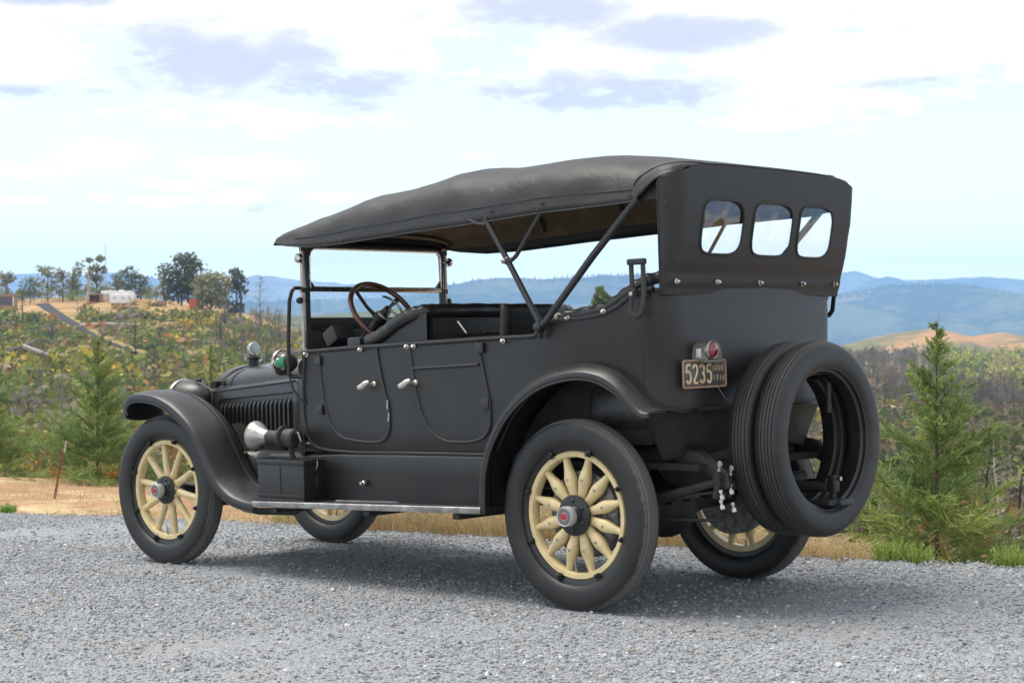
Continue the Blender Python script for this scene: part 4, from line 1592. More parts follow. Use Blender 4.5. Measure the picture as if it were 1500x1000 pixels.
# ---- mouldings of the tub (bottom roll and front edge, top rim bead)
def trims(mir):
    m = MB(mir)
    m.tube(on_side([(2.150, 1.295), (2.176, 1.12), (2.18, .96), (2.160, .83), (2.115, .768), (2.05, .742), (1.95, .732), (1.686, .728), (1.19, .738), (.56, .745)], .002), .011, 8)
    m.build('body_moulding', M['moulding'], car)
    m = MB(mir)
    tp = [(2.17, 1.300), (2.13, 1.301), (1.66, 1.317), (1.41, 1.320), (.95, 1.330), (.63, 1.337), (.30, 1.340), (.215, 1.342), (.197, 1.355), (.186, 1.385), (.165, 1.403), (.13, 1.412), (-.01, 1.416), (-.146, 1.424),
          (-.256, 1.437), (-.342, 1.471), (-.427, 1.518), (-.489, 1.537), (-.56, 1.543)]
    m.tube(on_side(tp, .0), .0125, 8)
    m.build('rim_moulding', M['moulding'], car)


both(trims)


# ---- doors
def door_outline(lf, rt, z0):
    return lf, rt, z0


FD_F = [(.790, 1.56), (.792, 1.63), (.797, 1.70), (.805, 1.775), (.820, 1.825), (.842, 1.862), (.908, 1.920), (1.005, 1.962), (1.122, 1.985), (1.240, 2.0), (1.302, 2.008)]
FD_R = [(.790, 1.56), (.791, 1.50), (.794, 1.455), (.803, 1.42), (.817, 1.392), (.845, 1.365), (.877, 1.353), (.970, 1.355), (1.045, 1.382), (1.138, 1.415), (1.232, 1.441), (1.313, 1.456)]
RD_F = [(.805, .80), (.806, .87), (.812, .905), (.829, .955), (.882, 1.033), (.972, 1.090), (1.081, 1.124), (1.191, 1.147), (1.318, 1.165)]
RD_R = [(.805, .80), (.806, .73), (.813, .675), (.824, .625), (.838, .590), (.870, .557), (.905, .543), (1.010, .546), (1.114, .573), (1.219, .600), (1.326, .628)]


def make_door(mir, F_, R_, label, hinge_x, handle):
    s_ = -1 if mir else 1
    mb = MB(mir)
    ztop = min(F_[-1][0], R_[-1][0])
    rows = []
    for k in range(30):
        z = F_[0][0] + .002 + (ztop - .012 - F_[0][0]) * (k / 29) ** 1.5
        xf, xr = ip(z, F_), ip(z, R_)
        rows.append([side(xr + (xf - xr) * j / 14, z, .003) for j in range(15)])
    mb.grid(rows)
    d = mb.build('door', M['body'], car)
    ring = [(x, z) for z, x in reversed(F_)] + [(x, z) for z, x in R_[1:]]
    MB(mir).tube(on_side(ring, .003), .0085, 8).build('moulding', M['moulding'], d)
    for hz in hinge_x:
        p = side(hz[0], hz[1], .010)
        MB(mir).box(p, (.05, .02, .055), bev=.006).build('hinge', M['moulding'], d)
    hp = side(handle[0], handle[1], .0)
    h = MB(mir)
    h.lathe([(0, 0), (.016, 0), (.014, .008), (.007, .014), (.007, .04)], hp, (0, 1, 0), 12)
    dx = 1 if handle[2] else -1
    h.tube([hp + Vector((.004 * dx, .040, .012)), hp + Vector((.018 * dx, .050, .006)), hp + Vector((.045 * dx, .054, -.012)), hp + Vector((.072 * dx, .050, -.018)), hp + Vector((.088 * dx, .040, -.016))], [.010, .0145, .0175, .015, .009], 10)
    h.build('handle', M['handle'], d)
    if len(hinge_x) and label == 'rear':
        MB(mir).tube([side(1.140, 1.192, .004), side(.90, 1.199, .004), side(.620, 1.207, .004)], .010, 8).build('rail', M['moulding'], d)
    return d


for mir in (False, True):
    make_door(mir, FD_F, FD_R, 'front', [(2.006, 1.245), (1.998, .968)], (1.485, 1.112, True))
    make_door(mir, RD_F, RD_R, 'rear', [(.600, 1.292), (.568, 1.006)], (1.125, 1.118, True))
ch = MB()
for (x, z, l) in ((1.360, 1.0, .05), (1.352, .93, .045)):
    ch.tube([side(x, z + l / 2, .0105), side(x + .004, z - l / 2, .0105)], [.003, .004], 6)
ch.build('paint_chip', M['paint_chip'], car)


# ---- snap studs
def stud(p, n, mir, r=.013, parent=None, m='nickel'):
    MB(mir).lathe([(0, .0), (r, 0), (r, .004), (r * .55, .007), (r * .55, .014), (r * .8, .018), (r * .4, .024), (0, .024)], p, n, 10).build('snap_stud', M[m], parent or car)


for mir in (False, True):
    for x, z in ((2.13, 1.288), (1.596, 1.302), (1.182, 1.310), (1.125, 1.310), (.428, 1.322), (.055, 1.430), (-.023, 1.424), (-.26, 1.446)):
        stud(side(x, z, .006), (0, 1, 0), mir)


# ---- leather roll along the rear seat
def rear_roll(mir):
    pts = [(.150, 1.418), (.06, 1.428), (-.01, 1.436), (-.148, 1.446), (-.256, 1.464), (-.342, 1.505), (-.427, 1.552), (-.50, 1.582)]
    P = [side(x, z, -.025) for x, z in pts]
    P += [Vector((-.56, .66, 1.60)), Vector((-.60, .55, 1.605)), Vector((-.61, 0, 1.61))]
    # resample with small puffs
    Q = []
    rr = []
    for a, b in zip(P[:-1], P[1:]):
        for k in range(8):
            Q.append(a.lerp(b, k / 8))
            rr.append(.030 + .0035 * math.sin(len(Q) * .9))
    rr[0] = .012
    rr[1] = .022
    m = MB(mir)
    m.tube(Q, rr, 12)
    m.build('seat_roll', M['leather'], car, smooth=60)


both(rear_roll)

# ---- interior: floor, seats, dash
m = MB()
m.box((.75, 0, .70), (2.8, 1.10, .03))
m.build('floor', M['dark'], car)
rs = MB().box((-.22, 0, .98), (.52, 1.10, .22), bev=.05)
rs_o = rs.build('rear_seat', M['leather'], car)
rows = []
for k in range(13):
    t_ = k / 12
    rows.append([Vector((-.40 - .13 * t_ + .015 * math.sin(j * 1.9), -.60 + 1.2 * j / 48, 1.05 + .50 * t_)) for j in range(49)])
MB().grid(rows).build('backrest', M['leather'], rs_o)
fs = MB().box((1.42, 0, 1.00), (.50, 1.08, .22), bev=.05)
fs_o = fs.build('front_seat', M['leather'], car)
b = MB()
b.box((1.14, 0, 1.22), (.09, 1.14, .50), bev=.03)
b.build('backrest', M['body'], fs_o)
# arm rolls and top roll of the front seat
for mir in (False, True):
    P = [(1.30, .600, 1.345), (1.40, .605, 1.372), (1.363, .612, 1.425), (1.28, .615, 1.462), (1.197, .612, 1.488), (1.13, .60, 1.500)]
    P = [(1.60, .612, 1.345), (1.50, .612, 1.362), (1.42, .612, 1.398), (1.34, .612, 1.440), (1.26, .61, 1.470), (1.197, .60, 1.488), (1.15, .57, 1.498), (1.14, .50, 1.50), (1.14, .25, 1.503), (1.14, 0, 1.503)]
    Q = []
    rr = []
    PV = [Vector(p) for p in P]
    for a, b in zip(PV[:-1], PV[1:]):
        for k in range(7):
            Q.append(a.lerp(b, k / 7))
            rr.append(.041 + .0018 * math.sin(len(Q) * 1.1))
    Q.append(PV[-1])
    rr.append(.041)
    rr[0] = .015
    rr[1] = .027
    MB(mir).tube(Q, rr, 12).build('roll', M['leather'], fs_o, smooth=60)
    # outer side panel of the seat below the roll
    rows = []
    for x in np.linspace(1.10, 1.60, 14):
        zt = ip(x, [(1.10, 1.49), (1.2, 1.475), (1.34, 1.425), (1.5, 1.35), (1.6, 1.33)])
        rows.append([Vector((x, .618, 1.25)), Vector((x, .618, zt))])
    MB(mir).grid(rows).build('side_panel', M['body'], fs_o)
    MB(mir).box((1.665, .60, 1.342), (.11, .10, .06), bev=.015).build('armrest', M['leather'], fs_o)
MB().tube([(1.085, .40, 1.44), (1.04, .385, 1.38), (1.04, -.385, 1.38), (1.085, -.40, 1.44)], .009, 8).build('robe_rail', M['nickel'], fs_o)
# folding jump seat backs
js = MB()
rows = []
for k in range(9):
    t_ = k / 8
    yl, yr = .625, .215
    if t_ > .75:
        yr += .05 * ((t_ - .75) / .25) ** 2
    rows.append([Vector((.56 - .02 * t_, yl + (yr - yl) * j / 6, 1.18 + .335 * t_)) for j in range(7)])
js.grid(rows)
o = js.build('jump_seat', M['body'], car)
s_ = o.modifiers.new('thickness', 'SOLIDIFY')
s_.thickness = .03
rows = [[Vector((v.x, -v.y, v.z)) for v in r] for r in rows]
o = MB().grid(rows).build('jump_seat', M['body'], car)
s_ = o.modifiers.new('thickness', 'SOLIDIFY')
s_.thickness = .03

# ---- cowl and dash
HY0, HY1 = .365, .425       # hood half width front and rear


def hood_section(x, hy, zs, crown, zb, n=14):
    """half section from the bottom of the side up to the ridge"""
    pts = [Vector((x, hy, zb)), Vector((x, hy, (zb + zs) / 2)), Vector((x, hy, zs - .012)), Vector((x, hy - .006, zs)), Vector((x, hy - .05, zs + .014)), Vector((x, hy - .085, zs + .028))]
    y1 = hy - .085
    for k in range(1, n + 1):
        a = k / n * math.pi / 2
        pts.append(Vector((x, y1 * math.cos(a), zs + .028 + (crown - .028) * math.sin(a) ** .92)))
    return pts


XR, XC = 3.36, 2.47
SZ0, SZ1 = 1.070, 1.134
CR = .152
rows = []
for k in range(16):
    t_ = k / 15
    x = XR + (XC - XR) * t_
    rows.append(hood_section(x, HY0 + (HY1 - HY0) * t_, SZ0 + (SZ1 - SZ0) * t_, CR - .006 * t_, .705))
hb = MB()
full = []
for r in rows:
    full.append(r + [Vector((p.x, -p.y, p.z)) for p in reversed(r[:-1])])
hb.grid(full)
hood = hb.build('hood', M['hood'], car, smooth=28)
# hinge with rope edge
for mir in (False, True):
    P = [Vector((XR + (XC - XR) * t_, HY0 + (HY1 - HY0) * t_ + .001, SZ0 + (SZ1 - SZ0) * t_ - .004)) for t_ in np.linspace(0, 1, 60)]
    MB(mir).tube(P, [.005 + .0025 * (i % 2) for i in range(60)], 6).build('hinge', M['hood'], hood)
MB().tube([(XR, 0, SZ0 + CR + .002), (XC, 0, SZ1 + CR - .004)], .006, 6).build('ridge_hinge', M['nickel_dull'], hood)
# louvres in a pressed panel
for mir in (False, True):
    lm = MB(mir)
    for k in range(17):
        t_ = .115 + .83 * k / 16
        x = XR + (XC - XR) * t_
        y = HY0 + (HY1 - HY0) * t_
        z1 = .985 + .045 * t_
        z0 = .765 - .01 * t_
        rows = []
        for j in range(9):
            u = j / 8
            z = z0 + (z1 - z0) * u
            d = .021 * min(1, math.sin(math.pi * u) * 3)
            rows.append([Vector((x + .015, y, z)), Vector((x + .010, y + d * .7, z)), Vector((x + .001, y + d, z)), Vector((x - .010, y + d * .95, z)), Vector((x - .011, y + .001, z))])
        lm.grid(rows)
    lo = lm.build('louvre_panel', M['hood'], hood)
    lo['kind'] = 'part'
    del lo['kind']
    fr = [(t_, z) for t_, z in ((.07, .745), (.07, .99), (.085, 1.012), (.11, 1.018), (.97, 1.062))]
    MB(mir).tube([Vector((XR + (XC - XR) * t_, HY0 + (HY1 - HY0) * t_ + .002, z)) for t_, z in fr], .007, 6).build('louvre_bead', M['hood'], hood)
# dark sheet behind the louvres, standing for the shade in their gaps
for mir in (False, True):
    g_ = MB(mir)
    rows = []
    for t_ in np.linspace(.10, .96, 12):
        x = XR + (XC - XR) * t_
        y = HY0 + (HY1 - HY0) * t_ + .0025
        rows.append([Vector((x, y, .765 - .01 * t_)), Vector((x, y, .985 + .045 * t_))])
    g_.grid(rows)
    g_.build('louvre_shade', M['dark'], hood)
# radiator shell
rb = []
for x, gr in ((XR + .002, .004), (XR + .012, .010), (XR + .075, .010), (XR + .088, .0), (XR + .088, -.03)):
    r = hood_section(x, HY0 + gr, SZ0 + gr * .5, CR + gr * .5, .66)
    rb.append(r + [Vector((p.x, -p.y, p.z)) for p in reversed(r[:-1])])
rad = MB().grid(rb).build('radiator', M['hood'], car, smooth=28)
MB().box((XR + .05, 0, .90), (.05, .66, .46)).build('core', M['dark'], rad)
# band just behind the radiator
r0 = hood_section(XR - .055, HY0 + .006, SZ0 + .007, CR + .002, .72)
r1 = hood_section(XR - .085, HY0 + .008, SZ0 + .009, CR + .002, .72)
MB().grid([a + [Vector((p.x, -p.y, p.z)) for p in reversed(a[:-1])] for a in (r0, r1)]).build('band', M['moulding'], hood)
# radiator cap with motometer
mo = MB()
mo.lathe([(0, -.01), (.040, -.01), (.040, .02), (.034, .03), (.034, .062), (.045, .066), (.045, .076), (.026, .084), (.012, .092), (.012, .10), (0, .10)], (3.41, 0, 1.205), (0, 0, 1), 20)
cap = mo.build('radiator_cap', M['chassis'], rad)
w_ = MB()
for s_ in (1, -1):
    w_.tube([(3.41, s_ * .03, 1.272), (3.41, s_ * .065, 1.282), (3.41, s_ * .07, 1.262), (3.41, s_ * .04, 1.25)], .006, 6)
w_.lathe([(.038, -.012), (.044, -.012), (.046, 0), (.044, .012), (.038, .012), (.038, -.012)], (3.41, 0, 1.335), (1, 0, 0), 24)
w_.lathe([(0, -.01), (.039, -.010)], (3.41, 0, 1.335), (1, 0, 0), 24)
w_.build('motometer', M['nickel'], rad)
MB().lathe([(.038, 0), (.02, -.004), (0, -.005)], (3.4, 0, 1.335), (1, 0, 0), 24).build('motometer_glass', M['lamp_glass'], rad)

# cowl: from the hood to the body front and up to the screen
rows = []
for k in range(9):
    t_ = k / 8
    x = XC + (2.18 - XC) * t_
    e = sstep(t_, 0, 1)
    a = hood_section(XC, HY1, SZ1, CR - .006, .705)
    r = []
    for j, p in enumerate(a):
        f = j / (len(a) - 1)
        wy = .595
        ang = f * math.pi / 2
        if p.z <= SZ1 - .01:
            q = Vector((2.18, wy, p.z + (1.24 - (SZ1 - .012)) * (p.z - .705) / (SZ1 - .012 - .705)))
        else:
            g_ = (j - 2) / (len(a) - 3) * math.pi / 2
            q = Vector((2.18, wy * math.cos(g_) ** .8, 1.24 + .105 * math.sin(g_)))
        r.append(Vector((x, p.y + (q.y - p.y) * e, p.z + (q.z - p.z) * e)))
    rows.append(r + [Vector((p.x, -p.y, p.z)) for p in reversed(r[:-1])])
cowl = MB().grid(rows).build('cowl', M['hood'], car, smooth=40)
m = MB()
m.box((2.165, 0, 1.30), (.03, 1.16, .24), bev=.01)
dash = m.build('dashboard', M['chassis'], car)
m = MB()
rows = []
for s_ in np.linspace(-1, 1, 25):
    y = s_ * .56
    rows.append([Vector((2.155, y, 1.10)), Vector((2.15, y, 1.44 - .05 * s_ ** 2))])
m.grid(rows)
m.build('panel', M['body'], dash)
for y in (.40, .05, -.15):
    MB().lathe([(0, 0), (.035, 0), (.035, .02), (.028, .024), (0, .024)], (2.15, y, 1.39), (-1, 0, 0), 16).build('dial', M['nickel_dull'], dash)
# ---- steering wheel and column
ax = Vector((-.80, 0, .60)).normalized()
cw = Vector((1.74, .345, 1.505))
st = MB()
u = Vector((0, 1, 0))
v_ = ax.cross(u)
ring = [cw + (u * math.cos(a) + v_ * math.sin(a)) * .222 for a in np.linspace(0, 2 * math.pi, 49)]
st.tube(ring, .0155, 10, caps=False)
sw = st.build('steering_wheel', M['brown_wood'], car)
sp = MB()
for k in range(4):
    a = k * math.pi / 2 + .6
    d = u * math.cos(a) + v_ * math.sin(a)
    sp.tube([cw - ax * .05 + d * .02, cw - ax * .04 + d * .10, cw + d * .215], [.013, .010, .011], 8)
sp.lathe([(0, -.06), (.045, -.06), (.045, -.03), (.03, .0), (.022, .05), (0, .055)], cw, ax, 16)
sp.build('spider', M['chassis'], sw)
q_ = MB()
q_.tube([cw + ax * .045 + (u * math.cos(a) + v_ * math.sin(a)) * .095 for a in np.linspace(.3, 4.6, 24)], .0065, 6)
for a in (1.0, 2.2, 3.6):
    d = u * math.cos(a) + v_ * math.sin(a)
    q_.tube([cw + ax * .05, cw + ax * .05 + d * .12], .006, 6)
q_.build('quadrant', M['nickel_dull'], sw)
MB().tube([cw - ax * .05, cw - ax * .75], .024, 10).build('column', M['chassis'], sw)
MB().box((1.93, .52, 1.385), (.11, .16, .10), Matrix.Rotation(.5, 3, 'Y'), bev=.02).build('control_box', M['chassis'], dash)

# ---- windscreen
wsx = 2.18
lf = MB()
lf.box((wsx, .545, 1.49), (.026, .026, .33), bev=.005)
lf.box((wsx, -.545, 1.49), (.026, .026, .33), bev=.005)
lf.box((wsx, 0, 1.475), (.03, 1.09, .05), bev=.006)
lf.box((wsx + .012, 0, 1.39), (.012, 1.12, .15))
scr = lf.build('windscreen', M['chassis'], car)
for s_ in (1, -1):
    MB().tube([(wsx, s_ * .578, 1.27), (wsx, s_ * .578, 1.93)], .0135, 8).build('post', M['nickel_dull'], scr)


def rect_ring(y, z0, z1, rad_, n=7):
    P = []
    for (cy, cz, a0) in ((y - rad_, z1 - rad_, 0), (-y + rad_, z1 - rad_, 90), ):
        for k in range(n):
            a = R(a0 + 90 * k / (n - 1))
            P.append(Vector((wsx, cy + rad_ * math.cos(a), cz + rad_ * math.sin(a))))
    P += [Vector((wsx, -y, z0)), Vector((wsx, y, z0)), P[0].copy()]
    return P


MB().tube([p + Vector((0, 0, 0)) for p in rect_ring(.545, 1.668, 1.918, .055)], .016, 8).build('upper_frame', M['chassis'], scr)
MB().tube([p + Vector((-.010, 0, 0)) for p in rect_ring(.530, 1.672, 1.905, .050)], .006, 6).build('upper_trim', M['nickel'], scr)
lt = MB()
lt.tube([(wsx - .008, .53, 1.660), (wsx - .008, -.53, 1.660)], .0085, 8)
lt.tube([(wsx - .012, .53, 1.437), (wsx - .012, -.53, 1.437)], .005, 6)
lt.build('lower_trim', M['nickel'], scr)
MB().box((wsx, 0, 1.79), (.005, 1.07, .24)).build('upper_glass', M['glass'], scr)
MB().box((wsx, 0, 1.578), (.005, 1.07, .158)).build('lower_glass', M['glass'], scr)
for s_ in (1, -1):
    k_ = MB()
    k_.tube([(wsx, s_ * .555, 1.845), (wsx, s_ * .60, 1.845)], .011, 8)
    k_.lathe([(0, 0), (.026, 0), (.028, .006), (.026, .02), (.012, .026), (0, .026)], (wsx - .005, s_ * .60, 1.845), (0, s_, 0), 14)
    k_.build('wing_nut', M['nickel'], scr)
    k_ = MB()
    k_.tube([(wsx, s_ * .55, 1.60), (wsx, s_ * .605, 1.60)], .012, 8)
    k_.ball((wsx, s_ * .605, 1.60), .02)
    k_.box((wsx, s_ * .565, 1.66), (.03, .05, .03), bev=.006)
    k_.box((wsx, s_ * .565, 1.90), (.03, .05, .03), bev=.006)
    k_.build('pivot', M['chassis'], scr)
    # small dark wedges in the lower corners of the upper pane
    MB().add([(wsx - .006, s_ * .53, 1.68), (wsx - .006, s_ * .49, 1.68), (wsx - .006, s_ * .53, 1.725), (wsx + .006, s_ * .53, 1.68), (wsx + .006, s_ * .49, 1.68), (wsx + .006, s_ * .53, 1.725)],
             [(0, 1, 2), (3, 5, 4), (0, 2, 5, 3), (1, 4, 5, 2), (0, 3, 4, 1)]).build('corner_plate', M['chassis'], scr)
    MB().tube([(wsx - .012, s_ * .585, 1.33), (wsx - .04, s_ * .595, 1.31), (wsx - .06, s_ * .60, 1.285), (wsx - .05, s_ * .605, 1.27)], .010, 8).build('stay', M['nickel'], scr)
# black tube beside the screen, to the cowl lamp
MB().tube([(2.178, .60, 1.672), (2.185, .635, 1.672), (2.195, .648, 1.655), (2.215, .652, 1.60), (2.235, .652, 1.36), (2.24, .648, 1.16)], .0115, 8).build('side_tube', M['chassis'], scr)
MB().tube([(2.24, .645, 1.17), (2.225, .64, 1.10), (2.19, .62, 1.035), (2.165, .605, 1.005), (2.15, .60, 1.0)], .006, 6).build('cable', M['chassis'], scr)


# ---- cowl lamps
def cowl_lamp(mir):
    c = Vector((2.335, .60, 1.242))
    l = MB(mir)
    l.lathe([(0, -.085), (.02, -.083), (.045, -.065), (.062, -.03), (.068, .0), (.068, .02)], c, (1, 0, 0), 20)
    o = l.build('cowl_lamp', M['chassis'], car)
    MB(mir).lathe([(.066, .015), (.076, .018), (.078, .03), (.070, .042), (.066, .040)], c, (1, 0, 0), 20).build('bezel', M['nickel'], o)
    MB(mir).lathe([(.066, .036), (.03, .044), (0, .046)], c, (1, 0, 0), 20).build('lens', M['lamp_glass'], o)
    j = MB(mir)
    # heart shaped green side jewel, on the curved back of the lamp
    cc = c + Vector((-.028, .047, .0))
    n = Vector((-.62, .78, 0)).normalized()
    t1 = Vector((.78, .62, 0)).normalized()
    rows = []
    for rr, hh in ((1.0, .0), (.92, .009), (.6, .016), (.0, .019)):
        row = []
        for k in range(18):
            a = 2 * math.pi * k / 18
            sx = math.cos(a) * (1.0 - .38 * max(0, math.sin(a + .5)) * 0)
            rad_ = .034 * (1 + .22 * math.cos(3 * (a - math.pi / 2 - .5)))
            row.append(cc + (t1 * math.cos(a) + Vector((0, 0, 1)) * math.sin(a)) * rad_ * rr + n * hh)
        rows.append(row)
    j.grid(rows, closed_u=True)
    j.build('green_lens', M['green_jewel'], o)
    MB(mir).tube([cc + (t1 * math.cos(a) + Vector((0, 0, 1)) * math.sin(a)) * .036 * (1 + .22 * math.cos(3 * (a - math.pi / 2 - .5))) for a in np.linspace(0, 2 * math.pi, 28)], .004, 6, caps=False).build('jewel_rim', M['nickel'], o)
    MB(mir).tube([c + Vector((-.02, 0, -.065)), c + Vector((-.06, -.01, -.085)), c + Vector((-.15, -.02, -.085))], .013, 8).build('bracket', M['chassis'], o)


both(cowl_lamp)


# ---- headlamps
def headlamp(mir):
    c = Vector((3.57, .40, 1.022))
    l = MB(mir)
    l.lathe([(0, -.20), (.03, -.195), (.065, -.17), (.095, -.12), (.113, -.05), (.118, .02), (.118, .05)], c, (1, 0, 0), 28)
    o = l.build('headlamp', M['fender'], car)
    MB(mir).lathe([(.116, .04), (.128, .044), (.131, .062), (.122, .08), (.113, .078)], c, (1, 0, 0), 28).build('rim', M['nickel'], o)
    MB(mir).lathe([(.116, .07), (.06, .085), (0, .09)], c, (1, 0, 0), 28).build('lens', M['lamp_glass'], o)
    MB(mir).tube([c + Vector((0, 0, -.12)), c + Vector((0, .0, -.32)), (3.50, .40, .62)], .018, 8).build('post', M['chassis'], o)
    MB(mir).box(c + Vector((-.10, 0, .118)), (.04, .02, .02), bev=.004).build('latch', M['chassis'], o)


both(headlamp)


# ---- fenders
def frames(path, d2=False):
    out = []
    for i, p in enumerate(path):
        a = Vector((path[max(i - 1, 0)][0], 0, path[max(i - 1, 0)][1]))
        b = Vector((path[min(i + 1, len(path) - 1)][0], 0, path[min(i + 1, len(path) - 1)][1]))
        t_ = (b - a).normalized()
        out.append((Vector((p[0], 0, p[1])), t_))
    return out


def resample(path, n):
    P = [Vector((p[0], 0, p[1])) for p in path]
    # Catmull-Rom, then even spacing
    Q = []
    for i in range(len(P) - 1):
        p0, p1, p2, p3 = P[max(i - 1, 0)], P[i], P[i + 1], P[min(i + 2, len(P) - 1)]
        for k in range(10):
            t_ = k / 10
            Q.append(.5 * ((2 * p1) + (p2 - p0) * t_ + (2 * p0 - 5 * p1 + 4 * p2 - p3) * t_ ** 2 + (3 * p1 - p0 - 3 * p2 + p3) * t_ ** 3))
    Q.append(P[-1])
    L_ = [0]
    for a, b in zip(Q[:-1], Q[1:]):
        L_.append(L_[-1] + (b - a).length)
    out = []
    for s_ in np.linspace(0, L_[-1], n):
        out.append((float(np.interp(s_, L_, [q.x for q in Q])), float(np.interp(s_, L_, [q.z for q in Q]))))
    return out


FF = [(2.405, .428), (2.50, .436), (2.614, .460), (2.70, .500), (2.764, .548), (2.83, .625), (2.893, .716), (2.977, .832), (3.072, .915), (3.211, .996), (3.354, 1.046), (3.501, 1.067), (3.62, 1.064), (3.690, 1.040), (3.732, .990), (3.728, .940), (3.70, .910)]


def front_fender(mir):
    path = resample(FF, 70)
    fr = frames(path)
    rows = []
    lip = []
    inner = []
    for i, (p, t_) in enumerate(fr):
        n = Vector((-t_.z, 0, t_.x))
        if n.z < 0 and i < 40:
            n = -n
        f = i / (len(fr) - 1)
        # the blade widens towards the running board foot
        yi = .50
        fl = .038 * (1 - sstep(f, .93, 1.0) * .4)
        sec = [(yi, -.006), (yi + .015, .002), (yi + .07, .010), (.60, .017), (.67, .018), (.73, .013), (.775, .004), (.794, -.002), (.801, -.007), (.803, -.012), (.804, -.012 - fl * .6), (.802, -.012 - fl)]
        rows.append([p + Vector((0, y, 0)) + n * h for y, h in sec])
        lip.append(rows[-1][-1])
        inner.append(rows[-1][2] + n * .005)
    o = MB(mir).grid(rows).build('front_fender', M['fender'], car, smooth=50)
    s_ = o.modifiers.new('thickness', 'SOLIDIFY')
    s_.thickness = .006
    s_.offset = 0
    MB(mir).tube(lip, .006, 6).build('rolled_edge', M['fender'], o)
    MB(mir).tube(inner[2:60], .008, 6).build('bead', M['fender'], o)
    # inner apron between the blade and the frame
    rows = []
    for i, (p, t_) in enumerate(fr[:46]):
        zb = max(.40, min(.64, p.z - .02)) if p.x > 2.55 else .40
        rows.append([Vector((p.x, .502, p.z - .002)), Vector((p.x, .49, (p.z + zb) / 2)), Vector((p.x, .45, zb))])
    # wing from the blade up to the hood sill
    MB(mir).grid(rows).build('apron', M['fender'], o)
    rows = []
    for x in np.linspace(2.40, 3.02, 14):
        zf = ip(x, [(2.405, .428), (2.614, .460), (2.764, .548), (2.893, .716), (2.977, .832), (3.072, .915)])
        zt = max(.70, zf)
        rows.append([Vector((x, .49, zf)), Vector((x, .485, zf + (zt - zf) * .6)), Vector((x, .45, zt + .004)), Vector((x, .40, zt + .008))])
    MB(mir).grid(rows).build('splash_shield', M['fender'], o)


both(front_fender)


def rear_fender(mir):
    path = resample(ARCH, 90)
    fr = frames(path)
    rows = []
    lip = []
    bead = []
    for i, (p, t_) in enumerate(fr):
        n = Vector((t_.z, 0, -t_.x))
        f = i / (len(fr) - 1)
        if n.z < 0 or (f < .3 and n.x < 0):
            n = -n
        tail = sstep(f, .80, .97)
        fl = .030 * (1 - .6 * sstep(f, .80, .95))
        h1 = .036 * (1 - .6 * tail)
        yo = .80
        sec = [(.53, h1 * .9), (.66, h1), (.715, h1), (.745, h1 * .9), (.775, h1 * .55), (yo - .008, h1 * .16), (yo, 0), (yo + .002, -.004), (yo + .003, -.004 - fl * .5), (yo + .001, -.004 - fl)]
        rows.append([p + Vector((-(yo - y) * .44 * tail if y < yo else 0, y, 0)) + n * h for y, h in sec])
        lip.append(rows[-1][-1])
        bead.append(rows[-1][3] + n * .004)
    o = MB(mir).grid(rows).build('rear_fender', M['fender'], car, smooth=50)
    s_ = o.modifiers.new('thickness', 'SOLIDIFY')
    s_.thickness = .006
    s_.offset = 0
    MB(mir).tube(lip, .0065, 6).build('rolled_edge', M['fender'], o)
    MB(mir).tube(bead[4:], .005, 6).build('bead', M['fender'], o)
    # inner wheel house
    rows = []
    for p, t_ in fr[:76]:
        rows.append([Vector((p.x, .53, p.z + .0)), Vector((p.x, .525, .80 if p.x < .45 else min(p.z, .80)))])
    MB(mir).grid(rows).build('wheel_house', M['dark'], o)
    # tail apron hanging to the frame
    MB(mir).add([(-.50, .70, .962), (-.63, .56, .962), (-.665, .20, .962), (-.63, .20, .78), (-.58, .42, .75), (-.46, .58, .74), (-.40, .70, 1.02)], [(0, 1, 2, 3, 4, 5, 6)]).build('apron', M['dark'], o)


both(rear_fender)


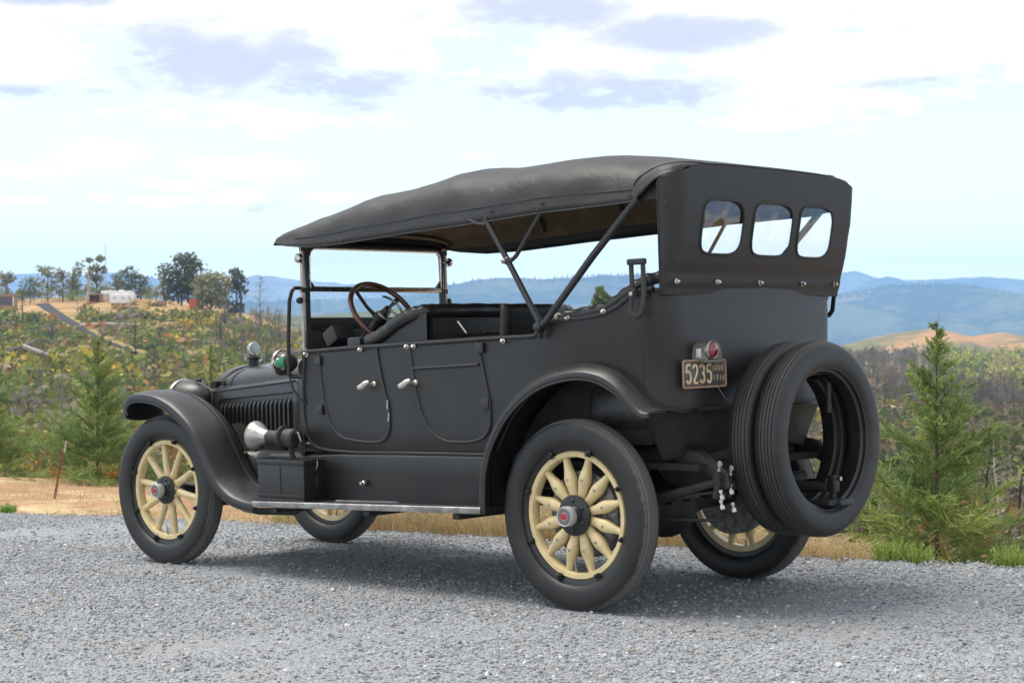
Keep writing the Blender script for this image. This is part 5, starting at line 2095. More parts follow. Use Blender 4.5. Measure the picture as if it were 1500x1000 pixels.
# ---- running boards with battery box
def running_board(mir):
    zt = lambda x: .438 + (2.41 - x) * .0235
    rows = []
    prof = [(.60, 0), (.805, 0), (.805, -.028), (.60, -.028)]
    m = MB(mir)
    for x in (2.41, 1.8, 1.2, .545):
        rows.append([Vector((x, y, zt(x) + h)) for y, h in prof])
    m.grid(rows, closed_u=True)
    m.add([rows[0][k] for k in range(4)], [(0, 1, 2, 3)])
    m.add([rows[-1][k] for k in range(4)], [(3, 2, 1, 0)])
    o = m.build('running_board', M['chassis'], car)
    tr = MB(mir)
    rows = []
    for x in np.linspace(2.412, .545, 24):
        rows.append([Vector((x, .790, zt(x) + .002)), Vector((x, .806, zt(x) + .003)), Vector((x, .8085, zt(x) + .0)), Vector((x, .809, zt(x) - .024)), Vector((x, .806, zt(x) - .030))])
    tr.grid(rows)
    tr.build('edge_trim', M['steel_trim'], o)
    for x in np.linspace(2.35, .6, 14):
        MB(mir).ball((x, .8095, zt(x) - .006), .0045, n=4).build('rivet', M['nickel_dull'], o)
    t2 = MB(mir)
    rows = [[Vector((x, y, zt(x) + h)) for y, h in ((.640, .0), (.640, .007), (.652, .007), (.652, .0))] for x in (1.85, 1.2, .60)]
    t2.grid(rows)
    t2.build('inner_trim', M['steel_trim'], o)
    # brackets below
    for x in (2.25, 1.45, .75):
        MB(mir).box((x, .55, zt(x) - .05), (.05, .46, .03), bev=.004).build('bracket', M['chassis'], o)
    # splash apron between body and board
    rows = []
    for x in np.linspace(2.62, .56, 26):
        w = ip(x, WPTS) - .002 if x < 2.13 else .60 - (x - 2.13) * .16
        top = ip(x, [(.56, .738), (1.19, .727), (1.9, .712), (2.1, .700), (2.62, .690)])
        rows.append([Vector((x, w - .06, top + .01)), Vector((x, w - .008, top)), Vector((x, w, top - .014)), Vector((x, w - .01, .62)), Vector((x, w - .02, zt(x) - .02))])
    MB(mir).grid(rows).build('splash_apron', M['body'], car, smooth=50)
    if mir:
        return
    MB().lathe([(0, 0), (.018, 0), (.016, .014), (.010, .02), (.010, .032), (0, .034)], (1.604, .645, .560), (0, 1, 0), 14).build('step_knob', M['nickel'], o)


both(running_board)
bx = MB()
bx.box((2.213, .672, .560), (.425, .165, .215), bev=.012)
bb = bx.build('battery_box', M['fender'], car)
l_ = MB()
l_.box((2.213, .672, .668), (.437, .177, .036), bev=.012)
l_.build('lid', M['fender'], bb)
l_ = MB()
l_.box((2.213, .672, .478), (.437, .177, .012), bev=.003)
l_.box((2.213, .672, .448), (.450, .190, .02), bev=.003)
l_.build('base_strip', M['fender'], bb)
MB().tube([(2.213, .756, .48), (2.213, .756, .65)], .003, 5).build('seam', M['moulding'], bb)
MB().box((1.995, .66, .56), (.012, .022, .07), bev=.003).build('hasp', M['chassis'], bb)
MB().tube([(1.985, .675, .63), (1.978, .672, .655), (1.985, .668, .68)], .004, 5).build('hasp_loop', M['nickel_dull'], bb)

# ---- horn
hx = MB()
hc = Vector((2.43, .72, .812))
ha = Vector((1, .02, .02)).normalized()
hx.lathe([(.0905, .042), (.080, .018), (.060, -.012), (.045, -.045), (.037, -.08), (.036, -.10)], hc, ha, 56)
horn = hx.build('horn', M['nickel_dull'], car)
horn.modifiers.new('thickness', 'SOLIDIFY').thickness = .004
MB().lathe([(.037, -.075), (.040, -.08), (.040, -.20), (.044, -.20), (.044, -.205), (.072, -.215), (.074, -.228), (.066, -.236), (.055, -.238), (.055, -.315), (.045, -.325), (0, -.325)], hc, ha, 24).build('motor', M['chassis'], horn)
MB().tube([hc + Vector((-.31, 0, .02)), hc + Vector((-.35, .005, .03)), hc + Vector((-.37, .0, -.02)), hc + Vector((-.34, -.01, -.05))], .006, 6).build('wire', M['nickel_dull'], horn)
MB().tube([hc + Vector((-.27, 0, -.05)), hc + Vector((-.275, -.01, -.10)), (2.15, .70, .69)], .014, 8).build('bracket', M['chassis'], horn)


# ---- wheels
def tyre_profile(Ro, half, ri):
    pts = []
    n = 44
    a0, a1 = -2.45, 2.45
    rc = Ro - half
    for k in range(n + 1):
        a = a0 + (a1 - a0) * k / n
        c, s_ = math.cos(a), math.sin(a)
        e = 2 / 2.75
        r = rc + half * math.copysign(abs(c) ** e, c)
        y = half * math.copysign(abs(s_) ** e, s_)
        pts.append([r, y])
    # ribs on the tread
    out = []
    for r, y in pts:
        out.append((r, y))
    res = []
    for (r, y), (r2, y2) in zip(out[:-1], out[1:]):
        res.append((r, y))
    res.append(out[-1])
    fin = []
    gro = [-.042, -.026, -.0095, .0095, .026, .042]
    done = set()
    for r, y in res:
        for g in gro:
            if g not in done and y >= g - .003 and r > Ro - .03:
                done.add(g)
                fin += [(r - .0002, g - .0026), (r - .0055, g - .0015), (r - .0055, g + .0015), (r - .0002, g + .0026)]
                break
        else:
            if not any(abs(y - g) < .0045 for g in gro) or r < Ro - .03:
                fin.append((r, y))
    # fine line on each sidewall
    return fin


TYP = tyre_profile(.47, .070, .33)


def wheel_proto(kind, loc, steer=0.0, s_=1):
    """wheel mesh = felloe and spokes; its children are tyre, rim, hub and cap"""
    m = MB()
    RF, RI = .3155, .283
    # felloe
    m.lathe([(RI, -.022), (RF, -.026), (RF, .022), (RF - .006, .030), (RI + .004, .028), (RI, .022), (RI, -.022)], (0, 0, 0), (0, 1, 0), 72)
    ns = 12 if kind == 'rear' else 10
    a_off = .26 if kind == 'rear' else .16
    for k in range(ns):
        a = 2 * math.pi * (k + .0) / ns + a_off
        d = Vector((math.cos(a), 0, math.sin(a)))
        t_ = Vector((-math.sin(a), 0, math.cos(a)))
        rows = []
        if kind == 'rear':
            stn = [(.085, .0225, .021), (.11, .0235, .023), (.135, .0265, .026), (.16, .0315, .030), (.185, .0325, .030), (.21, .0275, .027), (.24, .0195, .023), (.27, .0155, .020), (.287, .0150, .019)]
        else:
            stn = [(.075, .029, .021), (.10, .026, .022), (.13, .0225, .022), (.17, .0205, .022), (.22, .0195, .021), (.26, .0190, .020), (.287, .0195, .020)]
        for r, w, h in stn:
            row = []
            for q in range(12):
                b = 2 * math.pi * q / 12
                cx_, sy_ = math.cos(b), math.sin(b)
                e = .8
                row.append(d * r + t_ * w * math.copysign(abs(cx_) ** e, cx_) + Vector((0, 1, 0)) * h * math.copysign(abs(sy_) ** e, sy_))
            rows.append(row)
        m.grid(rows, closed_u=True)
    w = m.build('wheel', M['cream'], car, smooth=40)
    MB().lathe(TYP, (0, 0, 0), (0, 1, 0), 128).build('tyre', M['tyre'] if kind != 'spare' else M['spare_rubber'], w, smooth=30)
    rimp = [(.3165, -.034), (.345, -.036), (.352, -.050), (.358, -.052), (.360, -.046), (.350, -.030), (.350, .030), (.360, .046), (.358, .052), (.352, .050), (.345, .036), (.322, .030), (.3165, .026), (.3165, -.034)]
    rim = MB()
    rim.lathe(rimp, (0, 0, 0), (0, 1, 0), 96)
    rim.build('rim', M['rim'], w, smooth=30)
    for k in range(8):
        a = 2 * math.pi * k / 8 + .33
        d = Vector((math.cos(a), 0, math.sin(a)))
        lm = MB()
        lm.box(d * .322 + Vector((0, .036, 0)), (.036, .016, .026), Matrix.Rotation(-a, 3, 'Y'), bev=.005)
        lm.lathe([(0, 0), (.010, 0), (.010, .014), (.006, .018), (0, .018)], d * .316 + Vector((0, .042, 0)), (0, 1, 0), 6)
        lm.build('lug', M['rim'], w)
    hub = MB()
    RH = .100 if kind == 'rear' else .088
    hub.lathe([(0, .030), (RH, .030), (RH, .040), (RH - .006, .044), (.045, .046), (.040, .05), (.036, .085), (0, .085)], (0, 0, 0), (0, 1, 0), 36)
    if kind == 'rear':
        for k in range(6):
            a = 2 * math.pi * k / 6 + .5
            hub.lathe([(0, 0), (.009, 0), (.009, .006), (.005, .010), (0, .010)], (.072 * math.cos(a), .044, .072 * math.sin(a)), (0, 1, 0), 8)
    else:
        for k in range(10):
            a = 2 * math.pi * k / 10
            hub.lathe([(0, 0), (.008, 0), (.008, .006), (.005, .009), (0, .009)], (.065 * math.cos(a), .044, .065 * math.sin(a)), (0, 1, 0), 8)
    hub.build('hub', M['rim'], w)
    y0 = .075 if kind == 'rear' else .080
    RC = .049 if kind == 'rear' else .044
    MB().lathe([(.034, y0 - .02), (RC - .004, y0 - .01), (RC, y0), (RC, y0 + .034), (RC - .003, y0 + .040), (RC - .006, y0 + .038), (.020, y0 + .038), (0, y0 + .038)], (0, 0, 0), (0, 1, 0), 32).build('hub_cap', M['cap_metal'], w)
    MB().lathe([(RC - .008, y0 + .0385), (RC - .010, y0 + .0400), (.023, y0 + .0400), (.021, y0 + .0385)], (0, 0, 0), (0, 1, 0), 32).build('cap_ring', M['cap_grey'], w)
    MB().lathe([(.0185, y0 + .038), (.0175, y0 + .043), (0, y0 + .043)], (0, 0, 0), (0, 1, 0), 6).build('cap_emblem', M['red'], w)
    if kind == 'rear':
        for k in range(12):
            a = 2 * math.pi * k / 12 + a_off
            MB().lathe([(0, 0), (.0065, 0), (.0065, .004), (0, .006)], (  .178 * math.cos(a), .0290, .178 * math.sin(a)), (0, 1, 0), 8).build('spoke_bolt', M['nickel_dull'], w)
        d_ = MB()
        d_.lathe([(0, -.03), (.205, -.03), (.214, -.034), (.214, -.10), (0, -.10)], (0, 0, 0), (0, 1, 0), 40)
        d_.build('brake_drum', M['drum'], w)
    MB().tube([(.02, .0, -.302), (.02, .012, -.262), (.02, .016, -.225)], [.008, .006, .004], 8).build('valve_stem', M['nickel'], w)
    w.location = loc
    w.rotation_euler = (0, 0, steer + (0 if s_ > 0 else math.pi))
    return w


TR = .669
wheel_proto('rear', (0, TR, .462), 0, 1)
wheel_proto('rear', (0, -TR, .462), 0, -1)
wheel_proto('front', (3.43, TR, .462), .055, 1)
wheel_proto('front', (3.43, -TR, .462), .055, -1)


# ---- spare tyres on the rear
for k, x in enumerate((-.792, -.942)):
    m = MB()
    m.lathe(TYP, (0, 0, 0), (0, 1, 0), 128)
    if k == 1:
        # small cross cuts in the ribs of the newer tyre
        pass
    o = m.build('spare_tyre', M['spare_rubber'], car, smooth=30)
    o.location = (x, -.02, .81)
    o.rotation_euler = (0, 0, R(90))
    r = MB()
    r.lathe([(.338, -.050), (.344, -.052), (.350, -.046), (.345, -.030), (.330, -.024), (.330, .024), (.345, .030), (.350, .046), (.344, .052), (.338, .050), (.335, .034), (.322, .026), (.322, -.026), (.335, -.034), (.338, -.050)], (0, 0, 0), (0, 1, 0), 96)
    r.build('rim', M['rim'], o, smooth=30)
# spare carrier
cr = MB()
cr.box((-.76, -.02, 1.125), (.30, .34, .022), bev=.005)
cr.tube([(-.62, .12, 1.11), (-.70, .12, 1.10), (-.70, .12, .75), (-.62, .12, .62)], .016, 8)
cr.tube([(-.90, -.17, .93), (-.905, -.17, 1.07), (-.88, -.17, 1.10), (-.62, -.17, 1.10)], .013, 8)
cr.tube([(-.45, -.02, .60), (-.70, -.02, .585), (-.95, -.06, .575)], [.035, .032, .024], 10)
cr.tube([(-.60, .35, .60), (-.60, -.38, .60)], .026, 10)
carrier = cr.build('spare_carrier', M['chassis'], car)
c2 = MB()
c2.box((-.965, -.095, .590), (.045, .05, .085), bev=.012)
c2.tube([(-.965, -.095, .60), (-.965, -.095, .475)], .013, 8)
c2.box((-.985, -.105, .487), (.11, .12, .028), Matrix.Rotation(.35, 3, 'Y'), bev=.006)
c2.box((-.95, -.06, .505), (.13, .16, .022), bev=.005)
c2.build('clamp', M['chassis'], carrier)
MB().lathe([(0, 0), (.011, 0), (.011, .022), (0, .022)], (-.987, -.095, .615), (-1, 0, 0), 8).build('clamp_bolt', M['nickel'], carrier)

# ---- chassis below
for mir in (False, True):
    fr_ = MB(mir)
    fr_.box((1.75, .42, .63), (3.4, .06, .11), bev=.008)
    fr_.tube([(.10, .42, .65), (-.20, .44, .74), (-.45, .46, .765), (-.62, .48, .73), (-.74, .49, .655), (-.76, .49, .60)], [.055, .052, .05, .046, .04, .03], 8, flat=((0, 1, 0), .55))
    fo = fr_.build('frame_rail', M['chassis'], car)
    ls = MB(mir)
    for k in range(6):
        hl = .74 - k * .105
        P = []
        for t_ in np.linspace(-1, 1, 13):
            P.append(Vector((hl * t_, .50, .535 - .011 * k + .055 * (t_ * hl / .74) ** 2)))
        rows = [[p + Vector((0, .028, .005)), p + Vector((0, -.028, .005)), p + Vector((0, -.028, -.005)), p + Vector((0, .028, -.005))] for p in P]
        ls.grid(rows, closed_u=True)
    ls.build('leaf_spring', M['chassis'], car)
    sh = MB(mir)
    sh.tube([(-.75, .545, .69), (-.745, .545, .56)], .017, 8)
    sh.tube([(-.75, .455, .69), (-.745, .455, .56)], .017, 8)
    sh.tube([(-.75, .56, .66), (-.75, .44, .66)], .016, 8)
    sh.tube([(-.745, .56, .575), (-.745, .44, .575)], .016, 8)
    so = sh.build('spring_shackle', M['chassis'], car)
    for (y, z, d) in ((.555, .69, 1), (.465, .665, 1), (.545, .60, -1), (.545, .555, -1), (.455, .535, -1), (.47, .62, -1)):
        g_ = MB(mir)
        g_.lathe([(0, 0), (.011, 0), (.011, .012), (.007, .014), (.007, .024), (.014, .026), (.014, .044), (.009, .048), (0, .048)], (-.765, y, z), (-.25, 0, d), 8)
        g_.build('grease_cup', M['nickel'], so)
ax_ = MB()
ax_.tube([(0, .60, .462), (0, .30, .462), (0, .14, .462)], [.048, .055, .10], 12)
ax_.tube([(0, -.60, .462), (0, -.30, .462), (0, -.14, .462)], [.048, .055, .10], 12)
ax_.ball((0, 0, .462), .175, (1, .95, 1.0), 14)
ax_.tube([(.1, 0, .47), (1.2, 0, .55), (2.3, 0, .60)], [.07, .05, .05], 10)
ax_.build('rear_axle', M['chassis'], car)
fa = MB()
fa.tube([(3.43, .58, .462), (3.43, .45, .44), (3.43, .30, .36), (3.43, -.30, .36), (3.43, -.45, .44), (3.43, -.58, .462)], .034, 8)
fa.tube([(3.26, .55, .40), (3.26, -.55, .40)], .016, 8)
fa.build('front_axle', M['chassis'], car)
for mir in (False, True):
    ls = MB(mir)
    for k in range(5):
        hl = .50 - k * .09
        rows = []
        for t_ in np.linspace(-1, 1, 11):
            p = Vector((3.43 + hl * t_, .42, .47 - .010 * k + .06 * (t_ * hl / .5) ** 2))
            rows.append([p + Vector((0, .026, .005)), p + Vector((0, -.026, .005)), p + Vector((0, -.026, -.005)), p + Vector((0, .026, -.005))])
        ls.grid(rows, closed_u=True)
    ls.build('leaf_spring', M['chassis'], car)
tk = MB()
tk.lathe([(0, -.40), (.12, -.40), (.145, -.385), (.15, -.36), (.15, .36), (.145, .385), (.12, .40), (0, .40)], (-.40, 0, .74), (0, 1, 0), 24)
tk.build('fuel_tank', M['chassis'], car)
mu = MB()
mu.lathe([(0, -.5), (.07, -.5), (.09, -.46), (.09, .46), (.07, .5), (0, .5)], (1.0, -.20, .48), (1, 0, 0), 16)
mu.tube([(.5, -.2, .48), (.2, -.26, .62), (-.4, -.30, .55), (-.70, -.30, .53)], .022, 8)
mu.build('exhaust', M['chassis'], car)
pan = MB()
pan.box((2.9, 0, .50), (1.0, .40, .32), bev=.05)
pan.box((2.2, 0, .50), (.5, .34, .26), bev=.05)
pan.build('engine_pan', M['chassis'], car)
MB().tube([(3.25, .40, .42), (2.95, .45, .345), (2.80, .46, .335), (2.45, .47, .35), (2.30, .48, .40)], .022, 8).build('drag_link', M['chassis'], car)
rows = [[Vector((x, y, .70)) for y in (-.56, .56)] for x in (-.6, 2.4)]
MB().grid([[Vector((-.60, .52, .80)), Vector((-.60, -.52, .80))], [Vector((.5, .52, .72)), Vector((.5, -.52, .72))]]).build('underbody', M['dark'], car)
# ledge under the rear of the body, running on from the fender tails
rows = []
for y in np.linspace(-.56, .56, 15):
    xe_ = -.705 + .045 * abs(y / .56) ** 2
    rows.append([Vector((-.50, y, .985)), Vector((xe_ + .01, y, .984)), Vector((xe_, y, .978)), Vector((xe_, y, .966)), Vector((-.50, y, .960))])
MB().grid(rows).build('rear_ledge', M['fender'], car)
# torque rods and brake rods seen at the rear
br = MB()
br.tube([(.0, .50, .50), (-.35, .52, .535), (-.60, .52, .60), (-.73, .50, .635)], [.03, .028, .024, .02], 8)
br.tube([(.02, .53, .42), (-.25, .53, .44), (-.70, .46, .45)], .008, 6)
br.build('torque_rod', M['chassis'], car)

# ---- the folding top
ZC = [(-.715, 2.118), (-.705, 2.130), (-.68, 2.138), (-.62, 2.148), (-.40, 2.190), (-.20, 2.225), (-.05, 2.245), (.17, 2.250), (.35, 2.246), (.55, 2.243), (.72, 2.256), (.80, 2.265), (.90, 2.260), (1.08, 2.225), (1.27, 2.205), (1.42, 2.198), (1.52, 2.196), (1.60, 2.185), (1.75, 2.150),
      (1.97, 2.108), (2.15, 2.058), (2.24, 2.028), (2.275, 2.008), (2.285, 1.996)]
ZV = [(-.715, 2.075), (-.60, 2.035), (-.53, 1.985), (-.475, 1.951), (-.46, 1.949), (.10, 1.943), (.54, 1.926), (1.08, 1.913), (1.64, 1.891), (1.95, 1.893), (2.17, 1.916), (2.285, 1.938)]
TW = [(-.715, .690), (-.713, .705), (-.705, .727), (-.693, .744), (-.675, .759), (-.65, .770), (-.63, .773), (-.40, .768), (.5, .755), (1.4, .735), (2.0, .715), (2.285, .69)]


def top_section(x, inset=0.0, nz_=True):
    zc, zv, w = ip(x, ZC) - inset, ip(x, ZV), ip(x, TW) - inset
    rise = zc - zv
    pts = []
    # half section by angle: flat crown, round shoulder, slightly flaring skirt
    prof = [(0, 1.0), (.20, .995), (.40, .975), (.58, .935), (.72, .875), (.82, .80), (.89, .71), (.94, .60), (.97, .47), (.985, .33), (.993, .2), (1.0, .1), (1.006, 0)]
    for f, g in prof:
        y = w * f
        z = zv + rise * g
        if nz_ and 0 < f:
            k = sstep(f, .6, .9)
            # soft folds of the cloth hanging over the bows
            wv = (.0035 * math.sin(x * 5.0 + 2.5 * g) + .0022 * math.sin(x * 13 + 7 * g) + .0012 * math.sin(x * 27 - 11 * g)) * k * min(1, 2.5 * g + .25)
            y += wv
            z += .5 * wv
        pts.append(Vector((x, y, z)))
    return pts


xs = np.concatenate([[-.715, -.713, -.709, -.704, -.697, -.688, -.676, -.662, -.645], np.linspace(-.63, 2.285, 124)])
rows = []
for x in xs:
    h = top_section(x)
    rows.append([Vector((p.x, -p.y, p.z)) for p in reversed(h[1:])] + h)
# front edge rolled under
f0 = rows[-1]
for (dx, dz, sc) in ((.012, -.018, 1.0), (.012, -.035, .995), (-.005, -.05, .985), (-.04, -.055, .97)):
    base_z = ip(2.285, ZV)
    rr = []
    for p in f0:
        g = (p.z - base_z)
        rr.append(Vector((p.x + dx, p.y * sc, max(base_z - .012, p.z + dz))))
    rows.append(rr)
top = MB().grid(rows).build('top_cover', M['top'], car, smooth=60)
sol = top.modifiers.new('thickness', 'SOLIDIFY')
sol.thickness = .006
sol.offset = 0
rows = []
for x in np.linspace(-.66, 2.25, 60):
    h = top_section(x, .022, False)[:-2]
    rows.append([Vector((p.x, -p.y, p.z)) for p in reversed(h[1:])] + h)
MB().grid(rows).build('lining', M['lining'], top, smooth=60)
for mir in (False, True):
    MB(mir).tube([top_section(x)[-1] + Vector((0, .001, .0)) for x in xs[14:]], .005, 6).build('hem', M['top'], top)
    MB(mir).tube([top_section(x)[-3] + Vector((0, .002, .012)) for x in xs[16:-8]], .0022, 5).build('seam', M['top'], top)
    for x, dz in ((.455, .045), (.49, .012), (.13, .015), (.10, .045), (-.46, .03), (1.63, .02)):
        p = top_section(x)[-1] + Vector((0, .004, dz))
        MB(mir).ball(p, .008, (1, .6, 1), 5).build('fastener', M['moulding'], top)
for mir in (False, True):
    rows = []
    for x in np.linspace(-.44, -.64, 8):
        rows.append([Vector((x, .742, 1.945 + .10 * max(0, -.47 - x))), Vector((x, .738, 2.0)), Vector((x, .715, 2.06))])
    MB(mir).grid(rows).build('quarter_flap', M['top'], top)
# bows under the cloth
for x in (2.20, 1.42, .80, .12, -.60):
    h = top_section(x, .036, False)[:-3]
    P = [Vector((p.x, -p.y, p.z)) for p in reversed(h[1:])] + h
    MB().tube(P, .016, 8).build('bow', M['iron'], top)


# top irons
def irons(mir):
    m = MB(mir)
    m.tube([(.135, .772, 1.408), (.345, .765, 1.722), (.505, .755, 1.945)], [.016, .015, .014], 10)
    m.tube([(-.500, .762, 1.965), (-.22, .770, 1.712), (.09, .774, 1.412), (.14, .772, 1.385)], [.018, .018, .017, .016], 10)
    m.tube([(.120, .757, 1.945), (.235, .766, 1.80), (.285, .768, 1.742), (.318, .768, 1.722), (.345, .766, 1.722)], .011, 8)
    m.tube([(.62, .752, 1.945), (.55, .757, 1.922), (.495, .760, 1.915)], .010, 8)
    o = m.build('top_iron', M['iron'], car)
    p = MB(mir)
    p.lathe([(0, -.03), (.020, -.03), (.026, -.02), (.028, .0), (.022, .018), (0, .026)], (.138, .775, 1.385), (0, 1, 0), 16)
    p.tube([(.138, .765, 1.385), (.150, .755, 1.33)], [.02, .014], 8)
    p.build('pivot', M['iron'], o)
    MB(mir).lathe([(0, 0), (.014, 0), (.014, .02), (.010, .026), (0, .026)], (.352, .770, 1.722), (.3, 1, 0), 6).build('nut', M['nickel_dull'], o)
    MB(mir).ball((.345, .768, 1.722), .022, (1, .8, 1), 8).build('joint', M['iron'], o)


both(irons)

# ---- rear curtain with three celluloid windows
CUR_BOT = 1.528


def cur_point(u, z):
    """u: 0 left front edge -> 1 right front edge"""
    t_ = sstep(z, 1.52, 1.66)
    zt = (z - CUR_BOT) / (2.10 - CUR_BOT)
    xb = float(np.interp(z, [1.52, 1.58, 1.66, 1.75, 1.88, 2.0, 2.13], [-.612, -.622, -.660, -.690, -.716, -.725, -.730])) - .010 * math.exp(-((z - 1.575) / .025) ** 2)
    w = .738 + .038 * max(0, min(1, zt))
    xf = -.600 - .028 * max(0, min(1, zt))
    rho = min(.085, max(.02, (xf - xb) * .95))
    # arc length param: side, corner, back
    ls, lc, lb = max(.001, xf - xb - rho), rho * math.pi / 2, 2 * (w - rho)
    tot = 2 * ls + 2 * lc + lb
    s_ = u * tot
    sgn = 1
    if s_ > tot / 2:
        s_ = tot - s_
        sgn = -1
    if s_ < ls:
        x, y = xf - s_, w
    elif s_ < ls + lc:
        a = (s_ - ls) / rho
        x, y = xb + rho - rho * math.sin(a), w - rho + rho * math.cos(a)
    else:
        x, y = xb, w - rho - (s_ - ls - lc)
    x -= .012 * (1 - (y / w) ** 2)
    return Vector((x, sgn * y, z))


def top_edge(y):
    """rear edge of the top cover"""
    return float(np.interp(abs(y), [p.y for p in top_section(-.715, 0, False)], [p.z for p in top_section(-.715, 0, False)]))


WINS = [(.560, .243), (.166, -.166), (-.222, -.530)]
WZ0, WZ1 = 1.700, 1.955


def win_at(y, z, grow=0.0):
    for a, b in WINS:
        c, hw = (a + b) / 2, (a - b) / 2 + grow
        cz, hz = (WZ0 + WZ1) / 2, (WZ1 - WZ0) / 2 + grow
        q = (abs((y - c) / hw)) ** 4.2 + (abs((z - cz) / hz)) ** 4.2
        if q < 1:
            return True
    return False


# the cloth is a grid with the window openings cut out and edges snapped to rounded rectangles
def snap_to_windows(y, z):
    for a, b in WINS:
        c, hw = (a + b) / 2, (a - b) / 2
        cz, hz = (WZ0 + WZ1) / 2, (WZ1 - WZ0) / 2
        q = ((abs((y - c) / hw)) ** 5 + (abs((z - cz) / hz)) ** 5) ** .2
        if .86 < q < 1.14:
            return c + (y - c) / q, cz + (z - cz) / q
    return y, z


NU, NZ = 260, 96
grid_ = []
LIM = []
for j in range(NU + 1):
    p = cur_point(j / NU, 2.07)
    hs = top_section(max(p.x, -.715), 0, False)
    LIM.append(max(2.052, min(2.126, float(np.interp(abs(p.y), [q.y for q in hs], [q.z for q in hs])) - .002)))
LIM = [sum(LIM[max(0, j - 5):j + 6]) / len(LIM[max(0, j - 5):j + 6]) for j in range(NU + 1)]
for k in range(NZ + 1):
    row = []
    for j in range(NU + 1):
        u = j / NU
        zt_ = 2.0
        p = cur_point(u, CUR_BOT + (2.10 - CUR_BOT) * k / NZ)
        lim = LIM[j]
        p = cur_point(u, 2.07)
        z = CUR_BOT + (lim - CUR_BOT) * k / NZ - .012 * (1 - k / NZ) * sstep(abs(p.y), .15, .7)
        p = cur_point(u, z)
        if p.x < -.69:
            pass
        row.append(p)
    grid_.append(row)
mb = MB()
vs = [p for r in grid_ for p in r]
fs = []
for k in range(NZ):
    for j in range(NU):
        a, b, c, d = k * (NU + 1) + j, k * (NU + 1) + j + 1, (k + 1) * (NU + 1) + j + 1, (k + 1) * (NU + 1) + j
        cen = (vs[a] + vs[b] + vs[c] + vs[d]) / 4
        if cen.x < -.60 and win_at(cen.y, cen.z, .0035):
            continue
        fs.append((a, b, c, d))
mb.add(vs, fs)
cur = mb.build('rear_curtain', M['curtain'], car, smooth=50)
bm = bmesh.new()
bm.from_mesh(cur.data)
bmesh.ops.delete(bm, geom=[v for v in bm.verts if not v.link_faces], context='VERTS')
bm.to_mesh(cur.data)
bm.free()
sol = cur.modifiers.new('thickness', 'SOLIDIFY')
sol.thickness = .005
sol.offset = 0


def cur_x(y, z):
    lo, hi = 0.0, 1.0
    for _ in range(40):
        mid = (lo + hi) / 2
        if cur_point(mid, z).y > y:
            lo = mid
        else:
            hi = mid
    return cur_point((lo + hi) / 2, z)


for a, b in WINS:
    c, hw = (a + b) / 2, (a - b) / 2
    cz, hz = (WZ0 + WZ1) / 2, (WZ1 - WZ0) / 2
    ring = []
    for k in range(49):
        t_ = 2 * math.pi * k / 48
        y = c + hw * math.copysign(abs(math.cos(t_)) ** .48, math.cos(t_))
        z = cz + hz * math.copysign(abs(math.sin(t_)) ** .48, math.sin(t_))
        ring.append(Vector((cur_x(y, z).x - .003, y, z)))
    wf = MB().tube(ring, .0065, 8, caps=False).build('window_frame', M['top'], cur)
    rows = []
    for k in range(13):
        z = cz + (hz * 1.02) * (2 * k / 12 - 1)
        rows.append([Vector((cur_x(c, z).x + .005 + .0022 * math.sin(19 * z + .9 * j) + .0014 * math.sin(41 * z + j * 1.3), c + hw * 1.02 * (2 * j / 12 - 1), z)) for j in range(13)])
    MB().grid(rows).build('pane', M['mica'], wf, smooth=60)
# piping: the seam runs along the rear edge and forward over each shoulder
P = []
for f in np.linspace(-1, 1, 81):
    x_ = -.710 + .235 * sstep(abs(f), .40, 1.0) ** 1.25
    h = top_section(x_, -.003)
    i = abs(f) * 9.0
    k = min(int(i), len(h) - 2)
    q = h[k].lerp(h[k + 1], i - k)
    P.append(Vector((q.x, q.y * (1 if f > 0 else -1), q.z + .001)))
MB().tube(P, .006, 8).build('piping', M['moulding'], cur)
for mir in (False, True):
    e = [cur_point(0.0, z) + Vector((0, .002, 0)) for z in np.linspace(CUR_BOT, 2.03, 20)]
    MB(mir).tube(e, .005, 6).build('hem', M['top'], cur)
    for z in (1.715, 1.73, 1.915, 1.93):
        p = cur_point(.028, z)
        MB(mir).ball(p + Vector((0, .004, 0)), .009, (1, .6, 1), 5).build('fastener', M['moulding'], cur)
bot = [p.copy() for p in grid_[0][::4]]
MB().tube(bot, .005, 6).build('bottom_hem', M['top'], cur)
for y in (.665, .36, .02, -.35, -.655):
    p = cur_x(y, 1.572)
    n = (-1, .35 * (y / .7), 0)
    stud(p + Vector((-.004, 0, 0)), n, False, .013, cur)


# ---- top straps with their saddles, one each side
def strap(mir):
    m = MB(mir)
    for x in (-.475, -.545):
        m.tube([(x, .795, 1.665), (x - .004, .797, 1.53), (x + .010, .797, 1.44), (-.51, .797, 1.412)], [.014, .014, .014, .014], 8, flat=((0, 1, 0), .6))
    o = m.build('top_saddle', M['chassis'], car)
    b_ = MB(mir)
    b_.box((-.51, .797, 1.668), (.10, .03, .028), bev=.007)
    b_.box((-.49, .795, 1.52), (.03, .03, .05), bev=.006)
    b_.tube([(-.51, .77, 1.52), (-.51, .73, 1.52)], .02, 8)
    b_.build('bracket', M['chassis'], o)
    MB(mir).lathe([(0, 0), (.011, 0), (.011, .012), (0, .014)], (-.49, .812, 1.52), (0, 1, 0), 8).build('bolt', M['nickel'], o)


both(strap)

